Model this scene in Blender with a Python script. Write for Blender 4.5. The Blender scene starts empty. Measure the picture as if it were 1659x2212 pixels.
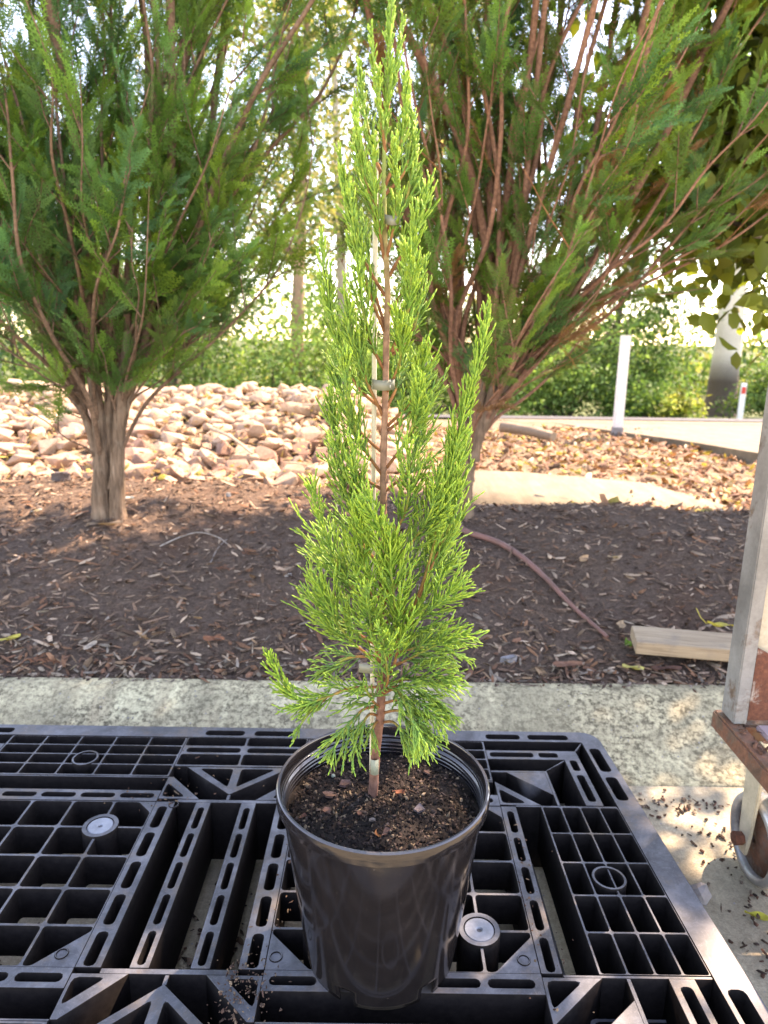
import bpy, bmesh, math, random
import numpy as np
from mathutils import Vector, Matrix
from mathutils.geometry import tessellate_polygon

random.seed(11); RNG = np.random.default_rng(11)
R = math.radians
SC = bpy.context.scene
COL = SC.collection

# ------------------------------------------------------------------ camera
CAM_H, PITCH, ROLL = 1.04, R(14.0), R(0.8)
cd = bpy.data.cameras.new('camera'); cam = bpy.data.objects.new('camera', cd); COL.objects.link(cam)
cam.location = (0, 0, CAM_H)
cam.matrix_world = Matrix.Translation((0, 0, CAM_H)) @ Matrix.Rotation(R(90) - PITCH, 4, 'X') @ Matrix.Rotation(ROLL, 4, 'Z')
cd.sensor_fit = 'VERTICAL'; cd.sensor_height = 34.6; cd.sensor_width = 34.6; cd.lens = 24.0
cd.clip_start = 0.05; cd.clip_end = 500
cd.dof.use_dof = True; cd.dof.focus_distance = 0.95; cd.dof.aperture_fstop = 6.5
SC.camera = cam

# ------------------------------------------------------------------ light
SUN_EL, SUN_AZ = R(50), R(40)          # azimuth measured from +X towards +Y
w = bpy.data.worlds.new('World'); SC.world = w; w.use_nodes = True
wn = w.node_tree.nodes; wl = w.node_tree.links
sky = wn.new('ShaderNodeTexSky'); sky.sky_type = 'NISHITA'; sky.sun_disc = False
sky.sun_elevation = SUN_EL; sky.sun_rotation = R(90) - SUN_AZ
sky.air_density = 0.85; sky.dust_density = 0.3; sky.ozone_density = 0.6
wn['Background'].inputs['Strength'].default_value = 0.15
wl.new(sky.outputs[0], wn['Background'].inputs['Color'])
sd = bpy.data.lights.new('sun', 'SUN'); sun = bpy.data.objects.new('sun', sd); COL.objects.link(sun)
sd.energy = 2.8; sd.angle = R(0.55); sd.color = (1.0, 0.93, 0.82)
S = Vector((math.cos(SUN_EL) * math.cos(SUN_AZ), math.cos(SUN_EL) * math.sin(SUN_AZ), math.sin(SUN_EL)))
sun.rotation_euler = S.to_track_quat('Z', 'Y').to_euler()
vs = SC.view_settings; vs.view_transform = 'Standard'; vs.look = 'None'; vs.gamma = 1; vs.use_curve_mapping = False
vs.exposure = 3.02
vs.use_white_balance = True; vs.white_balance_temperature = 8900; vs.white_balance_tint = 26
cy = SC.cycles
cy.use_denoising = True; cy.max_bounces = 8; cy.diffuse_bounces = 4; cy.transmission_bounces = 4
cy.sample_clamp_indirect = 6

# ------------------------------------------------------------------ measuring helpers (metres)
F_, CX, CY = 1534.0, 829.5, 1106.0
def ray(x, y):
    u, v = (x - CX) / F_, -(y - CY) / F_
    c, s = math.cos(ROLL), math.sin(ROLL)
    u, v = c * u - s * v, s * u + c * v
    return np.array([u, math.cos(PITCH) + v * math.sin(PITCH), -math.sin(PITCH) + v * math.cos(PITCH)])
def at_z(x, y, z):
    d = ray(x, y); t = (z - CAM_H) / d[2]; return np.array([0, 0, CAM_H]) + t * d
def at_y(x, y, Y):
    d = ray(x, y); t = Y / d[1]; return np.array([0, 0, CAM_H]) + t * d
GY_R = ([1.7, 1.79, 2.1, 2.6, 3.06, 3.4, 3.8, 5.0, 7, 9.2, 12.5, 15, 22, 40, 90], [.09, .10, .15, .25, .30, .22, .12, .06, .0, -.02, -.33, -.67, -1.2, -1.6, -1.6])
GY_L = ([1.7, 1.79, 2.1, 2.85, 3.25, 3.6, 3.9, 5.6, 6.5, 8, 10, 12.5, 15, 22, 40, 90], [.09, .10, .16, .33, .355, .26, .27, .485, .50, .33, 0, -.33, -.67, -1.2, -1.6, -1.6])
def G(x, y):
    x = np.asarray(x, float); y = np.asarray(y, float)
    t = np.clip((.55 - x) / .9, 0, 1); t = t * t * (3 - 2 * t)
    z = t * np.interp(y, *GY_L) + (1 - t) * np.interp(y, *GY_R)
    amp = np.clip((y - 1.8) / .5, 0, 1) * np.clip((9 - y) / 2, 0, 1)
    z = z + amp * (.012 * np.sin(x * 3.1 + y * 1.7) + .009 * np.sin(x * 7.3 - y * 4.1 + 1) + .006 * np.sin(x * 13.7 + y * 11.3))
    return z
def hit(px, py, lift=0.0):
    d = ray(px, py); t = 1.2
    for _ in range(4000):
        p = np.array([0, 0, CAM_H]) + t * d
        if p[2] <= G(p[0], p[1]) + lift: break
        t += .005
    return p

# ------------------------------------------------------------------ object helpers
def tag(o, label=None, cat=None, group=None, kind=None):
    if label: o['label'] = label
    if cat: o['category'] = cat
    if group: o['group'] = group
    if kind: o['kind'] = kind
    return o
def thing(name, label, cat, loc=(0, 0, 0), group=None):
    o = bpy.data.objects.new(name, None); o.empty_display_size = .05; COL.objects.link(o)
    o.location = loc; return tag(o, label, cat, group)
def link(name, me, mats, parent=None, loc=None):
    o = bpy.data.objects.new(name, me); COL.objects.link(o)
    for m in (mats if isinstance(mats, (list, tuple)) else [mats]): me.materials.append(m)
    if parent is not None:
        o.parent = parent
        o.matrix_parent_inverse = Matrix.Translation(-Vector(parent.location))
    if loc is not None: o.location = loc
    return o
class MB:
    """collects vertices, tris and quads (and vertex colours) with numpy"""
    def __init__(s): s.v = []; s.t = []; s.q = []; s.c = []; s.n = 0
    def add(s, v, tris=None, quads=None, col=None):
        v = np.asarray(v, float).reshape(-1, 3)
        if tris is not None and len(tris): s.t.append(np.asarray(tris, int).reshape(-1, 3) + s.n)
        if quads is not None and len(quads): s.q.append(np.asarray(quads, int).reshape(-1, 4) + s.n)
        if col is None: col = (.5, .5, .5)
        c = np.asarray(col, float)
        if c.ndim == 1: c = np.tile(c, (len(v), 1))
        s.c.append(c.reshape(-1, 3)); s.v.append(v); s.n += len(v)
    def mesh(s, name, smooth=False):
        V = np.concatenate(s.v); C = np.concatenate(s.c)
        T = np.concatenate(s.t) if s.t else np.zeros((0, 3), int)
        Q = np.concatenate(s.q) if s.q else np.zeros((0, 4), int)
        me = bpy.data.meshes.new(name)
        me.vertices.add(len(V)); me.vertices.foreach_set('co', V.ravel())
        loops = np.concatenate([T.ravel(), Q.ravel()]); me.loops.add(len(loops)); me.loops.foreach_set('vertex_index', loops)
        npoly = len(T) + len(Q); me.polygons.add(npoly)
        st = np.concatenate([np.arange(len(T)) * 3, len(T) * 3 + np.arange(len(Q)) * 4])
        me.polygons.foreach_set('loop_start', st)
        if smooth: me.polygons.foreach_set('use_smooth', np.ones(npoly, bool))
        a = me.color_attributes.new('Col', 'FLOAT_COLOR', 'POINT')
        a.data.foreach_set('color', np.concatenate([C, np.ones((len(C), 1))], 1).ravel())
        me.update(calc_edges=True); me.validate()
        return me
def nrm(a): return a / np.maximum(np.linalg.norm(a, axis=-1, keepdims=True), 1e-9)
def box_v(lo, hi):
    x0, y0, z0 = lo; x1, y1, z1 = hi
    v = [(x0, y0, z0), (x1, y0, z0), (x1, y1, z0), (x0, y1, z0), (x0, y0, z1), (x1, y0, z1), (x1, y1, z1), (x0, y1, z1)]
    q = [(0, 3, 2, 1), (4, 5, 6, 7), (0, 1, 5, 4), (1, 2, 6, 5), (2, 3, 7, 6), (3, 0, 4, 7)]
    return np.array(v), np.array(q)
def bm_mesh(name, bm, smooth=False):
    me = bpy.data.meshes.new(name); bm.normal_update(); bm.to_mesh(me); bm.free()
    if smooth:
        for p in me.polygons: p.use_smooth = True
    return me
def bev_box(name, lo, hi, b=.002, seg=2):
    bm = bmesh.new(); v, q = box_v(lo, hi)
    vv = [bm.verts.new(p) for p in v]
    for f in q: bm.faces.new([vv[i] for i in f])
    bmesh.ops.bevel(bm, geom=bm.edges[:], offset=b, segments=seg, affect='EDGES')
    return bm_mesh(name, bm)
def resample(P, n):
    P = np.asarray(P, float)
    # Catmull-Rom through the points, then even arc length
    Q = np.vstack([2 * P[0] - P[1], P, 2 * P[-1] - P[-2]]); out = []
    for i in range(1, len(Q) - 2):
        p0, p1, p2, p3 = Q[i - 1:i + 3]
        for t in np.linspace(0, 1, 12, endpoint=False):
            out.append(.5 * ((2 * p1) + (-p0 + p2) * t + (2 * p0 - 5 * p1 + 4 * p2 - p3) * t * t + (-p0 + 3 * p1 - 3 * p2 + p3) * t ** 3))
    out.append(P[-1]); out = np.array(out)
    s = np.concatenate([[0], np.cumsum(np.linalg.norm(np.diff(out, axis=0), axis=1))])
    u = np.linspace(0, s[-1], n)
    return np.stack([np.interp(u, s, out[:, k]) for k in range(3)], 1), s[-1]
def tube(mb, P, rad, sides=6, col=(.5, .5, .5), cap=True, wob=0.0):
    P = np.asarray(P, float); n = len(P); rad = np.broadcast_to(np.asarray(rad, float), (n,))
    T = nrm(np.gradient(P, axis=0))
    a = np.cross(T[0], [0.3, 0.9, 0.2]); a = a / np.linalg.norm(a); A = []
    for i in range(n):
        a = a - T[i] * a.dot(T[i]); a = a / np.linalg.norm(a); A.append(a)
    A = np.array(A); B = np.cross(T, A)
    ang = np.arange(sides) / sides * 2 * math.pi
    rr = rad[:, None] * (1 + wob * RNG.uniform(-1, 1, (n, sides)))
    V = P[:, None] + rr[..., None] * (np.cos(ang)[None, :, None] * A[:, None] + np.sin(ang)[None, :, None] * B[:, None])
    i = np.arange(n - 1)[:, None] * sides; j = np.arange(sides)[None]; j2 = (j + 1) % sides
    q = np.stack([i + j, i + j2, i + sides + j2, i + sides + j], -1).reshape(-1, 4)
    c = np.asarray(col, float)
    c = np.repeat(c, sides, axis=0) if c.ndim == 2 else c
    mb.add(V, quads=q, col=c)
    if cap:
        for k, sgn in ((0, -1), (n - 1, 1)):
            ring = V[k]; o = np.vstack([ring, P[k][None]])
            t = [(j, (j + 1) % sides, sides) if sgn > 0 else ((j + 1) % sides, j, sides) for j in range(sides)]
            cc = c if c.ndim == 1 else c[k * sides]
            mb.add(o, tris=t, col=cc)
def cords(mb, P, D, L, r, B, c0, c1, K=6, S_=3, bump=.30):
    """many little scale-leaf cords at once"""
    N = len(P)
    if N == 0: return
    t = np.linspace(0, 1, K)
    C = P[:, None] + D[:, None] * (L[:, None] * t)[..., None] + B[:, None] * (L[:, None] * t ** 2)[..., None]
    a = nrm(np.cross(D, nrm(RNG.normal(size=(N, 3))))); b = np.cross(D, a)
    prof = (1 - .25 * t) * (1 + bump * np.where(np.arange(K) % 2 == 0, 1, -1)); prof[-1] = .3
    rad = r[:, None] * prof
    ang = np.arange(S_) / S_ * 2 * math.pi
    V = C[:, :, None] + rad[:, :, None, None] * (np.cos(ang)[None, None, :, None] * a[:, None, None] + np.sin(ang)[None, None, :, None] * b[:, None, None])
    base = (np.arange(N) * K * S_)[:, None, None]; k = (np.arange(K - 1) * S_)[None, :, None]; j = np.arange(S_)[None, None]; j2 = (j + 1) % S_
    q = np.stack([base + k + j, base + k + j2, base + k + S_ + j2, base + k + S_ + j], -1).reshape(-1, 4)
    tt = (t ** 1.6)[None, :, None]
    cc = c0[:, None] * (1 - tt) + c1[:, None] * tt
    cc = np.repeat(cc, S_, axis=1).reshape(-1, 3)
    mb.add(V, quads=q, col=cc)

# ------------------------------------------------------------------ materials
def new_mat(name):
    m = bpy.data.materials.new(name); m.use_nodes = True
    nt = m.node_tree; b = nt.nodes['Principled BSDF']
    return m, nt, b
def N_(nt, typ, **kw):
    n = nt.nodes.new(typ)
    for k, v in kw.items():
        if k in n.inputs: n.inputs[k].default_value = v
        else: setattr(n, k, v)
    return n
def coords(nt): return N_(nt, 'ShaderNodeTexCoord').outputs['Object']
def noise(nt, vec, scale, detail=6, rough=.6, dist=0):
    n = N_(nt, 'ShaderNodeTexNoise', Scale=scale, Detail=detail, Roughness=rough, Distortion=dist)
    nt.links.new(vec, n.inputs['Vector']); return n.outputs['Fac']
def ramp(nt, fac, stops, interp='LINEAR'):
    n = nt.nodes.new('ShaderNodeValToRGB'); e = n.color_ramp.elements; n.color_ramp.interpolation = interp
    while len(e) < len(stops): e.new(.5)
    for k, (p, c) in enumerate(stops):
        e[k].position = p; e[k].color = (*c, 1) if not np.isscalar(c) else (c, c, c, 1)
    nt.links.new(fac, n.inputs[0]); return n.outputs[0]
def mix(nt, fac, a, b, mode='MIX'):
    n = N_(nt, 'ShaderNodeMix', data_type='RGBA', blend_type=mode)
    for s, v in ((n.inputs[0], fac), (n.inputs[6], a), (n.inputs[7], b)):
        if hasattr(v, 'node'): nt.links.new(v, s)
        else: s.default_value = (v if s == n.inputs[0] else (v, v, v, 1)) if np.isscalar(v) else (*v, 1)
    return n.outputs[2]
def bump(nt, b, h, strength=.3, dist=.005):
    n = N_(nt, 'ShaderNodeBump', Strength=strength, Distance=dist); nt.links.new(h, n.inputs['Height'])
    nt.links.new(n.outputs[0], b.inputs['Normal'])
def attr_mat(name, rough=.6, transl=0.0, spec=.3, nscale=0, namt=.3, tsat=(1.0, 1.0, .6)):
    m, nt, b = new_mat(name)
    a = N_(nt, 'ShaderNodeVertexColor', layer_name='Col').outputs['Color']
    if nscale:
        f = noise(nt, coords(nt), nscale, 5)
        a = mix(nt, namt, a, ramp(nt, f, [(.3, .12), (.7, .9)]), 'OVERLAY')
    nt.links.new(a, b.inputs['Base Color']); b.inputs['Roughness'].default_value = rough
    b.inputs['Specular IOR Level'].default_value = spec
    if transl:
        t = nt.nodes.new('ShaderNodeBsdfTranslucent'); nt.links.new(mix(nt, 1.0, a, tsat, 'MULTIPLY'), t.inputs[0])
        s = N_(nt, 'ShaderNodeMixShader', Fac=transl)
        nt.links.new(b.outputs[0], s.inputs[1]); nt.links.new(t.outputs[0], s.inputs[2])
        nt.links.new(s.outputs[0], nt.nodes['Material Output'].inputs['Surface'])
    return m
def simple(name, col, rough=.5, metal=0, nscale=0, col2=None, bumpy=0, bscale=60, spec=.5):
    m, nt, b = new_mat(name)
    b.inputs['Base Color'].default_value = (*col, 1); b.inputs['Roughness'].default_value = rough; b.inputs['Metallic'].default_value = metal
    b.inputs['Specular IOR Level'].default_value = spec
    co = coords(nt)
    if nscale and col2:
        f = noise(nt, co, nscale, 8, .65)
        nt.links.new(ramp(nt, f, [(.35, col), (.65, col2)]), b.inputs['Base Color'])
    if bumpy: bump(nt, b, noise(nt, co, bscale, 6), bumpy)
    return m

M_FOL = attr_mat('scale_foliage', .55, .22, .35)
M_FROND = attr_mat('frond_foliage', .6, .40, .25)
M_LEAF = attr_mat('broad_leaf', .5, .5, .3)
M_FAR = attr_mat('far_leaf', .6, .40, .2)
M_BARK = attr_mat('bark', .9, 0, .15, 90, .55)
def trunk_mat():
    m, nt, b = new_mat('trunk_bark'); co = coords(nt)
    a = N_(nt, 'ShaderNodeVertexColor', layer_name='Col').outputs['Color']
    mp = N_(nt, 'ShaderNodeMapping'); mp.inputs['Scale'].default_value = (75, 75, 7); nt.links.new(co, mp.inputs[0])
    f = noise(nt, mp.outputs[0], 1.0, 9, .72, .8); g = noise(nt, co, 18, 6, .65)
    a = mix(nt, .75, a, ramp(nt, f, [(.32, .10), (.5, .5), (.7, .92)]), 'OVERLAY')
    a = mix(nt, ramp(nt, g, [(.54, 0.0), (.68, .35)]), a, (.27, .23, .175))
    nt.links.new(a, b.inputs['Base Color']); b.inputs['Roughness'].default_value = .95; b.inputs['Specular IOR Level'].default_value = .1
    bump(nt, b, f, 1.0, .012); return m
M_TRUNK = trunk_mat()
M_CHIP = attr_mat('wood_chip', .9, 0, .15, 160, .35)
M_DRY = attr_mat('dry_leaf', .7, .2, .25, 60, .25)
M_ROCK = None

def concrete_mat(name, base, dark, mid, speck=.5, sc=1.0):
    m, nt, b = new_mat(name); co = coords(nt)
    big = noise(nt, co, 3.5 * sc, 6, .6); fine = noise(nt, co, 75 * sc, 8, .7); tiny = noise(nt, co, 260 * sc, 4, .7)
    c = ramp(nt, big, [(.35, mid), (.6, base)])
    patch = ramp(nt, noise(nt, co, 4.5 * sc, 7, .7, .5), [(.36, .45), (.60, 1.0)])
    mp = N_(nt, 'ShaderNodeMapping'); mp.inputs['Scale'].default_value = (16 * sc, 2.2 * sc, 2.2 * sc); nt.links.new(co, mp.inputs[0])
    c = mix(nt, .42, c, ramp(nt, noise(nt, mp.outputs[0], 1.0, 7, .7), [(.32, .15), (.68, .85)]), 'OVERLAY')
    sp = mix(nt, 1.0, ramp(nt, fine, [(.40, 1.0), (.56, 0.0)]), patch, 'MULTIPLY')
    c = mix(nt, mix(nt, speck, (0, 0, 0), sp), c, dark)
    blot = ramp(nt, noise(nt, co, 7 * sc, 9, .8), [(.38, 1.0), (.56, 0.0)])
    c = mix(nt, mix(nt, speck * .42, (0, 0, 0), blot), c, dark)
    c = mix(nt, .35, c, ramp(nt, tiny, [(.3, .15), (.7, .85)]), 'OVERLAY')
    v = N_(nt, 'ShaderNodeTexVoronoi', Scale=75 * sc); nt.links.new(co, v.inputs['Vector'])
    peb = ramp(nt, v.outputs['Distance'], [(.10, 1.0), (.2, 0.0)])
    pick = ramp(nt, v.outputs['Color'], [(.72, 0.0), (.74, 1.0)])
    c = mix(nt, mix(nt, 1.0, peb, pick, 'MULTIPLY'), c, (.22, .22, .23))
    nt.links.new(c, b.inputs['Base Color']); b.inputs['Roughness'].default_value = .9; b.inputs['Specular IOR Level'].default_value = .25
    bump(nt, b, mix(nt, .5, fine, tiny), .5, .004)
    return m
M_KERB = concrete_mat('kerb_concrete', (.55, .485, .305), (.105, .09, .058), (.41, .365, .235), 1.0)
M_SLAB = concrete_mat('slab_concrete', (.45, .395, .28), (.19, .16, .11), (.34, .295, .21), .6)
M_PATH = concrete_mat('path_concrete', (.19, .155, .105), (.10, .08, .055), (.15, .125, .085), .4)

def mulch_ground():
    m, nt, b = new_mat('mulch_soil'); co = coords(nt)
    a = noise(nt, co, 55, 9, .8, .8); c = noise(nt, co, 190, 6, .8)
    base = ramp(nt, a, [(.36, (.060, .043, .033)), (.5, (.120, .084, .063)), (.72, (.215, .155, .115))])
    base = mix(nt, .5, base, ramp(nt, c, [(.3, .1), (.75, .95)]), 'OVERLAY')
    red = ramp(nt, noise(nt, co, 2.2, 4), [(.55, 0.0), (.72, .5)])
    base = mix(nt, red, base, (.115, .055, .034))
    nt.links.new(base, b.inputs['Base Color']); b.inputs['Roughness'].default_value = .95; b.inputs['Specular IOR Level'].default_value = .1
    bump(nt, b, mix(nt, .5, a, c), .9, .015); return m
M_MULCH = mulch_ground()
def dirt_ground():
    m, nt, b = new_mat('dry_dirt'); co = coords(nt)
    a = noise(nt, co, 9, 8, .7); c = noise(nt, co, 80, 6, .75)
    base = ramp(nt, a, [(.3, (.11, .078, .052)), (.55, (.20, .15, .10)), (.75, (.28, .21, .145))])
    base = mix(nt, .4, base, ramp(nt, c, [(.3, .15), (.75, .9)]), 'OVERLAY')
    nt.links.new(base, b.inputs['Base Color']); b.inputs['Roughness'].default_value = .95; b.inputs['Specular IOR Level'].default_value = .1
    bump(nt, b, c, .8, .01); return m
M_DIRT = dirt_ground()
M_GRASS = simple('far_grass', (.05, .075, .022), .9, 0, 3, (.11, .12, .05), .6, 30, .1)
M_ASPH = simple('asphalt', (.05, .052, .058), .85, 0, 40, (.075, .077, .082), .4, 200, .3)

def plastic_black():
    m, nt, b = new_mat('dusty_black_plastic'); co = coords(nt)
    geo = N_(nt, 'ShaderNodeNewGeometry'); sep = N_(nt, 'ShaderNodeSeparateXYZ'); nt.links.new(geo.outputs['Normal'], sep.inputs[0])
    up = ramp(nt, sep.outputs['Z'], [(.6, 0.0), (.95, 1.0)])
    a = noise(nt, co, 9, 8, .7, .6); f = noise(nt, co, 70, 6, .75); s = noise(nt, co, 260, 4, .8)
    wear = ramp(nt, a, [(.32, (.042, .045, .051)), (.5, (.085, .090, .101)), (.68, (.165, .172, .186))])
    dirt = ramp(nt, noise(nt, co, 11, 8, .75), [(.50, 0.0), (.66, .8)])
    wear = mix(nt, dirt, wear, (.15, .115, .085))
    scr = ramp(nt, noise(nt, co, 26, 6, .7, 6.0), [(.57, 0.0), (.60, .5), (.63, 0.0)])
    wear = mix(nt, scr, wear, (.20, .20, .21))
    wear = mix(nt, .3, wear, ramp(nt, f, [(.3, .15), (.7, .85)]), 'OVERLAY')
    side = ramp(nt, f, [(.35, (.0060, .0050, .0050)), (.75, (.0150, .0125, .0115))])
    sp = ramp(nt, s, [(.70, 0.0), (.76, .6)])
    side = mix(nt, sp, side, (.05, .042, .036))
    nt.links.new(mix(nt, up, side, wear), b.inputs['Base Color'])
    nt.links.new(mix(nt, up, .7, ramp(nt, a, [(.3, .36), (.7, .56)])), b.inputs['Roughness'])
    nt.links.new(ramp(nt, up, [(0, .07), (1, .42)]), b.inputs['Specular IOR Level'])
    bump(nt, b, mix(nt, .5, f, s), .12, .002); return m
M_PAL = plastic_black()
def pot_mat():
    m, nt, b = new_mat('glossy_black_pot_plastic'); co = coords(nt)
    a = noise(nt, co, 14, 8, .7, 1.0)
    mp = N_(nt, 'ShaderNodeMapping'); mp.inputs['Scale'].default_value = (30, 30, 5); nt.links.new(co, mp.inputs[0])
    st = noise(nt, mp.outputs[0], 1.6, 8, .8, 1.2)
    geo = N_(nt, 'ShaderNodeNewGeometry'); sep = N_(nt, 'ShaderNodeSeparateXYZ'); nt.links.new(geo.outputs['Normal'], sep.inputs[0])
    up = ramp(nt, sep.outputs['Z'], [(.25, 0.0), (.8, 1.0)])
    c = ramp(nt, a, [(.3, (.0070, .0063, .0069)), (.7, (.0145, .0130, .0135))])
    scuff = ramp(nt, st, [(.66, 0.0), (.72, .35)])
    c = mix(nt, scuff, c, (.16, .14, .13))
    spk = ramp(nt, noise(nt, co, 230, 3, .6), [(.72, 0.0), (.75, .7)])
    c = mix(nt, spk, c, (.17, .15, .13))
    c = mix(nt, up, c, (.060, .063, .070))
    nt.links.new(c, b.inputs['Base Color'])
    nt.links.new(ramp(nt, noise(nt, co, 22, 7, .7), [(.3, .06), (.7, .15)]), b.inputs['Roughness'])
    b.inputs['Specular IOR Level'].default_value = .55
    bump(nt, b, a, .05, .004); return m
M_POT = pot_mat()
def soil_mat():
    m, nt, b = new_mat('potting_soil'); co = coords(nt)
    a = noise(nt, co, 70, 8, .75); c = noise(nt, co, 300, 5, .8)
    base = ramp(nt, a, [(.3, (.008, .006, .005)), (.55, (.026, .019, .015)), (.75, (.06, .044, .034))])
    base = mix(nt, .6, base, ramp(nt, c, [(.3, .05), (.8, 1.0)]), 'OVERLAY')
    v = N_(nt, 'ShaderNodeTexVoronoi', Scale=150); nt.links.new(co, v.inputs['Vector'])
    peb = mix(nt, 1.0, ramp(nt, v.outputs['Distance'], [(.12, 1.0), (.2, 0.0)]), ramp(nt, v.outputs['Color'], [(.82, 0.0), (.84, 1.0)]), 'MULTIPLY')
    base = mix(nt, peb, base, (.30, .24, .15))
    nt.links.new(base, b.inputs['Base Color']); b.inputs['Roughness'].default_value = .85; b.inputs['Specular IOR Level'].default_value = .3
    bump(nt, b, mix(nt, .5, a, c), 1.0, .006); return m
M_SOIL = soil_mat()
def rust_mat(name, paint, rust=(.17, .06, .028), cut=.5, metal=.0, sc=14):
    m, nt, b = new_mat(name); co = coords(nt)
    a = noise(nt, co, sc, 9, .72, .4); f = noise(nt, co, 120, 6, .75)
    k = ramp(nt, a, [(cut - .06, 0.0), (cut + .04, 1.0)])
    r = ramp(nt, f, [(.3, tuple(v * .45 for v in rust)), (.6, rust), (.8, (.26, .12, .06))])
    p = mix(nt, .45, paint, ramp(nt, noise(nt, co, sc * .7, 6, .7), [(.35, .15), (.65, .75)]), 'OVERLAY')
    p = mix(nt, .25, p, ramp(nt, f, [(.3, .2), (.7, .8)]), 'OVERLAY')
    nt.links.new(mix(nt, k, p, r), b.inputs['Base Color'])
    nt.links.new(ramp(nt, k, [(0, .4), (1, .9)]), b.inputs['Roughness']); b.inputs['Metallic'].default_value = metal
    bump(nt, b, mix(nt, k, .5, f), .5, .003); return m
M_STEEL = rust_mat('weathered_steel', (.20, .20, .185), (.15, .10, .065), .60, .1, 9)
M_CREAM = rust_mat('cream_painted_steel', (.40, .35, .25), (.16, .07, .035), .70, 0, 10)
M_RUSTY = rust_mat('rusted_steel', (.33, .30, .25), (.15, .05, .025), .42, 0, 16)
M_RUST2 = rust_mat('brown_rust', (.12, .07, .045), (.20, .085, .045), .50, 0, 30)
M_GALV = rust_mat('galvanised_rim', (.42, .42, .40), (.2, .12, .08), .68, .5, 20)
M_BOARD = rust_mat('mauve_board', (.32, .25, .25), (.12, .085, .07), .66, 0, 12)
M_WOOD = None
def wood_mat():
    m, nt, b = new_mat('sawn_timber'); co = coords(nt)
    mp = N_(nt, 'ShaderNodeMapping'); mp.inputs['Scale'].default_value = (6, 90, 90); nt.links.new(co, mp.inputs[0])
    g = noise(nt, mp.outputs[0], 1.0, 8, .7, .5)
    c = ramp(nt, g, [(.3, (.20, .14, .085)), (.55, (.33, .25, .16)), (.75, (.42, .33, .22))])
    st = ramp(nt, noise(nt, co, 14, 6), [(.55, 0.0), (.75, .6)])
    c = mix(nt, st, c, (.17, .14, .11))
    nt.links.new(c, b.inputs['Base Color']); b.inputs['Roughness'].default_value = .8
    bump(nt, b, g, .3, .002); return m
M_WOOD = wood_mat()
def rock_mat():
    m, nt, b = new_mat('pale_rock'); co = coords(nt)
    oi = N_(nt, 'ShaderNodeObjectInfo').outputs['Random']
    a = noise(nt, co, 9, 8, .65); f = noise(nt, co, 60, 6, .7)
    c = ramp(nt, oi, [(0, (.33, .21, .145)), (.3, (.40, .285, .205)), (.6, (.33, .225, .17)), (.8, (.23, .135, .10)), (1, (.41, .31, .235))])
    c = mix(nt, .45, c, ramp(nt, a, [(.3, .25), (.7, .75)]), 'OVERLAY')
    c = mix(nt, ramp(nt, noise(nt, co, 5, 5), [(.55, 0.0), (.75, .45)]), c, (.25, .12, .075))
    c = mix(nt, .3, c, ramp(nt, f, [(.3, .25), (.7, .75)]), 'OVERLAY')
    nt.links.new(c, b.inputs['Base Color']); b.inputs['Roughness'].default_value = .9; b.inputs['Specular IOR Level'].default_value = .2
    bump(nt, b, mix(nt, .5, a, f), .5, .01); return m
M_ROCK = rock_mat()
M_WHITE = simple('white_painted_post', (.74, .73, .72), .5, 0, 20, (.60, .59, .57))
M_RED = simple('red_reflector', (.55, .03, .02), .3)
M_STAKE = simple('pale_stake', (.62, .58, .42), .55, 0, 30, (.52, .48, .34))
M_TIE = simple('grey_green_tape', (.15, .155, .11), .55, 0, 40, (.18, .185, .135))
M_TAG = simple('pale_tag', (.24, .28, .21), .5, 0, 40, (.19, .22, .17))
M_PLUG = simple('grey_plug', (.27, .295, .33), .5, 0, 60, (.20, .22, .245), .2, 150)
M_HOSE = simple('faded_red_hose', (.21, .095, .075), .65, 0, 18, (.13, .068, .052), .2, 80)
M_GREYSTONE = simple('grey_stone', (.26, .25, .25), .85, 0, 30, (.17, .16, .16), .4, 60)

# ------------------------------------------------------------------ setting: ground
def sheet(name, xs, ys, zf, mat, kind='structure'):
    X, Y = np.meshgrid(xs, ys); Z = zf(X, Y)
    nx, ny = len(xs), len(ys); mb = MB()
    i = (np.arange(ny - 1)[:, None] * nx + np.arange(nx - 1)[None])
    q = np.stack([i, i + 1, i + nx + 1, i + nx], -1).reshape(-1, 4)
    mb.add(np.stack([X, Y, Z], -1), quads=q)
    o = link(name, mb.mesh(name, True), mat); tag(o, kind=kind); return o
sheet('concrete_ground', np.linspace(-9, 9, 19), np.linspace(-8, 1.56, 11), lambda x, y: 0 * x, M_SLAB)
# kerb: a rolled concrete edge rising from the slab
kp = [(1.485, -.05), (1.49, .004), (1.53, .014), (1.60, .044), (1.68, .084), (1.735, .106), (1.765, .112), (1.79, .112), (1.80, .104), (1.80, -.05)]
mb = MB(); xs = np.linspace(-9, 9, 181); KV = []
for x in xs:
    wv = .004 * math.sin(x * 2.3) + .0025 * math.sin(x * 9.1 + 1)
    for (y, z) in kp: KV.append((x, y + wv + .002 * math.sin(x * 31 + z * 50), z))
n = len(kp); i = (np.arange(len(xs) - 1)[:, None] * n + np.arange(n - 1)[None])
mb.add(KV, quads=np.stack([i, i + n, i + n + 1, i + 1], -1).reshape(-1, 4))
tag(link('concrete_kerb', mb.mesh('concrete_kerb', True), M_KERB), kind='structure')
def zmul(x, y):
    return G(x, y) + .006 * np.sin(x * 47 + 3 * np.sin(y * 31)) * np.sin(y * 53)
sheet('mulch_bed', np.linspace(-6, 6, 300), np.linspace(1.785, 3.45, 84), zmul, M_MULCH)
sheet('dirt_ground', np.linspace(-12, 12, 121), np.linspace(3.45, 9.4, 61), G, M_DIRT)
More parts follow.
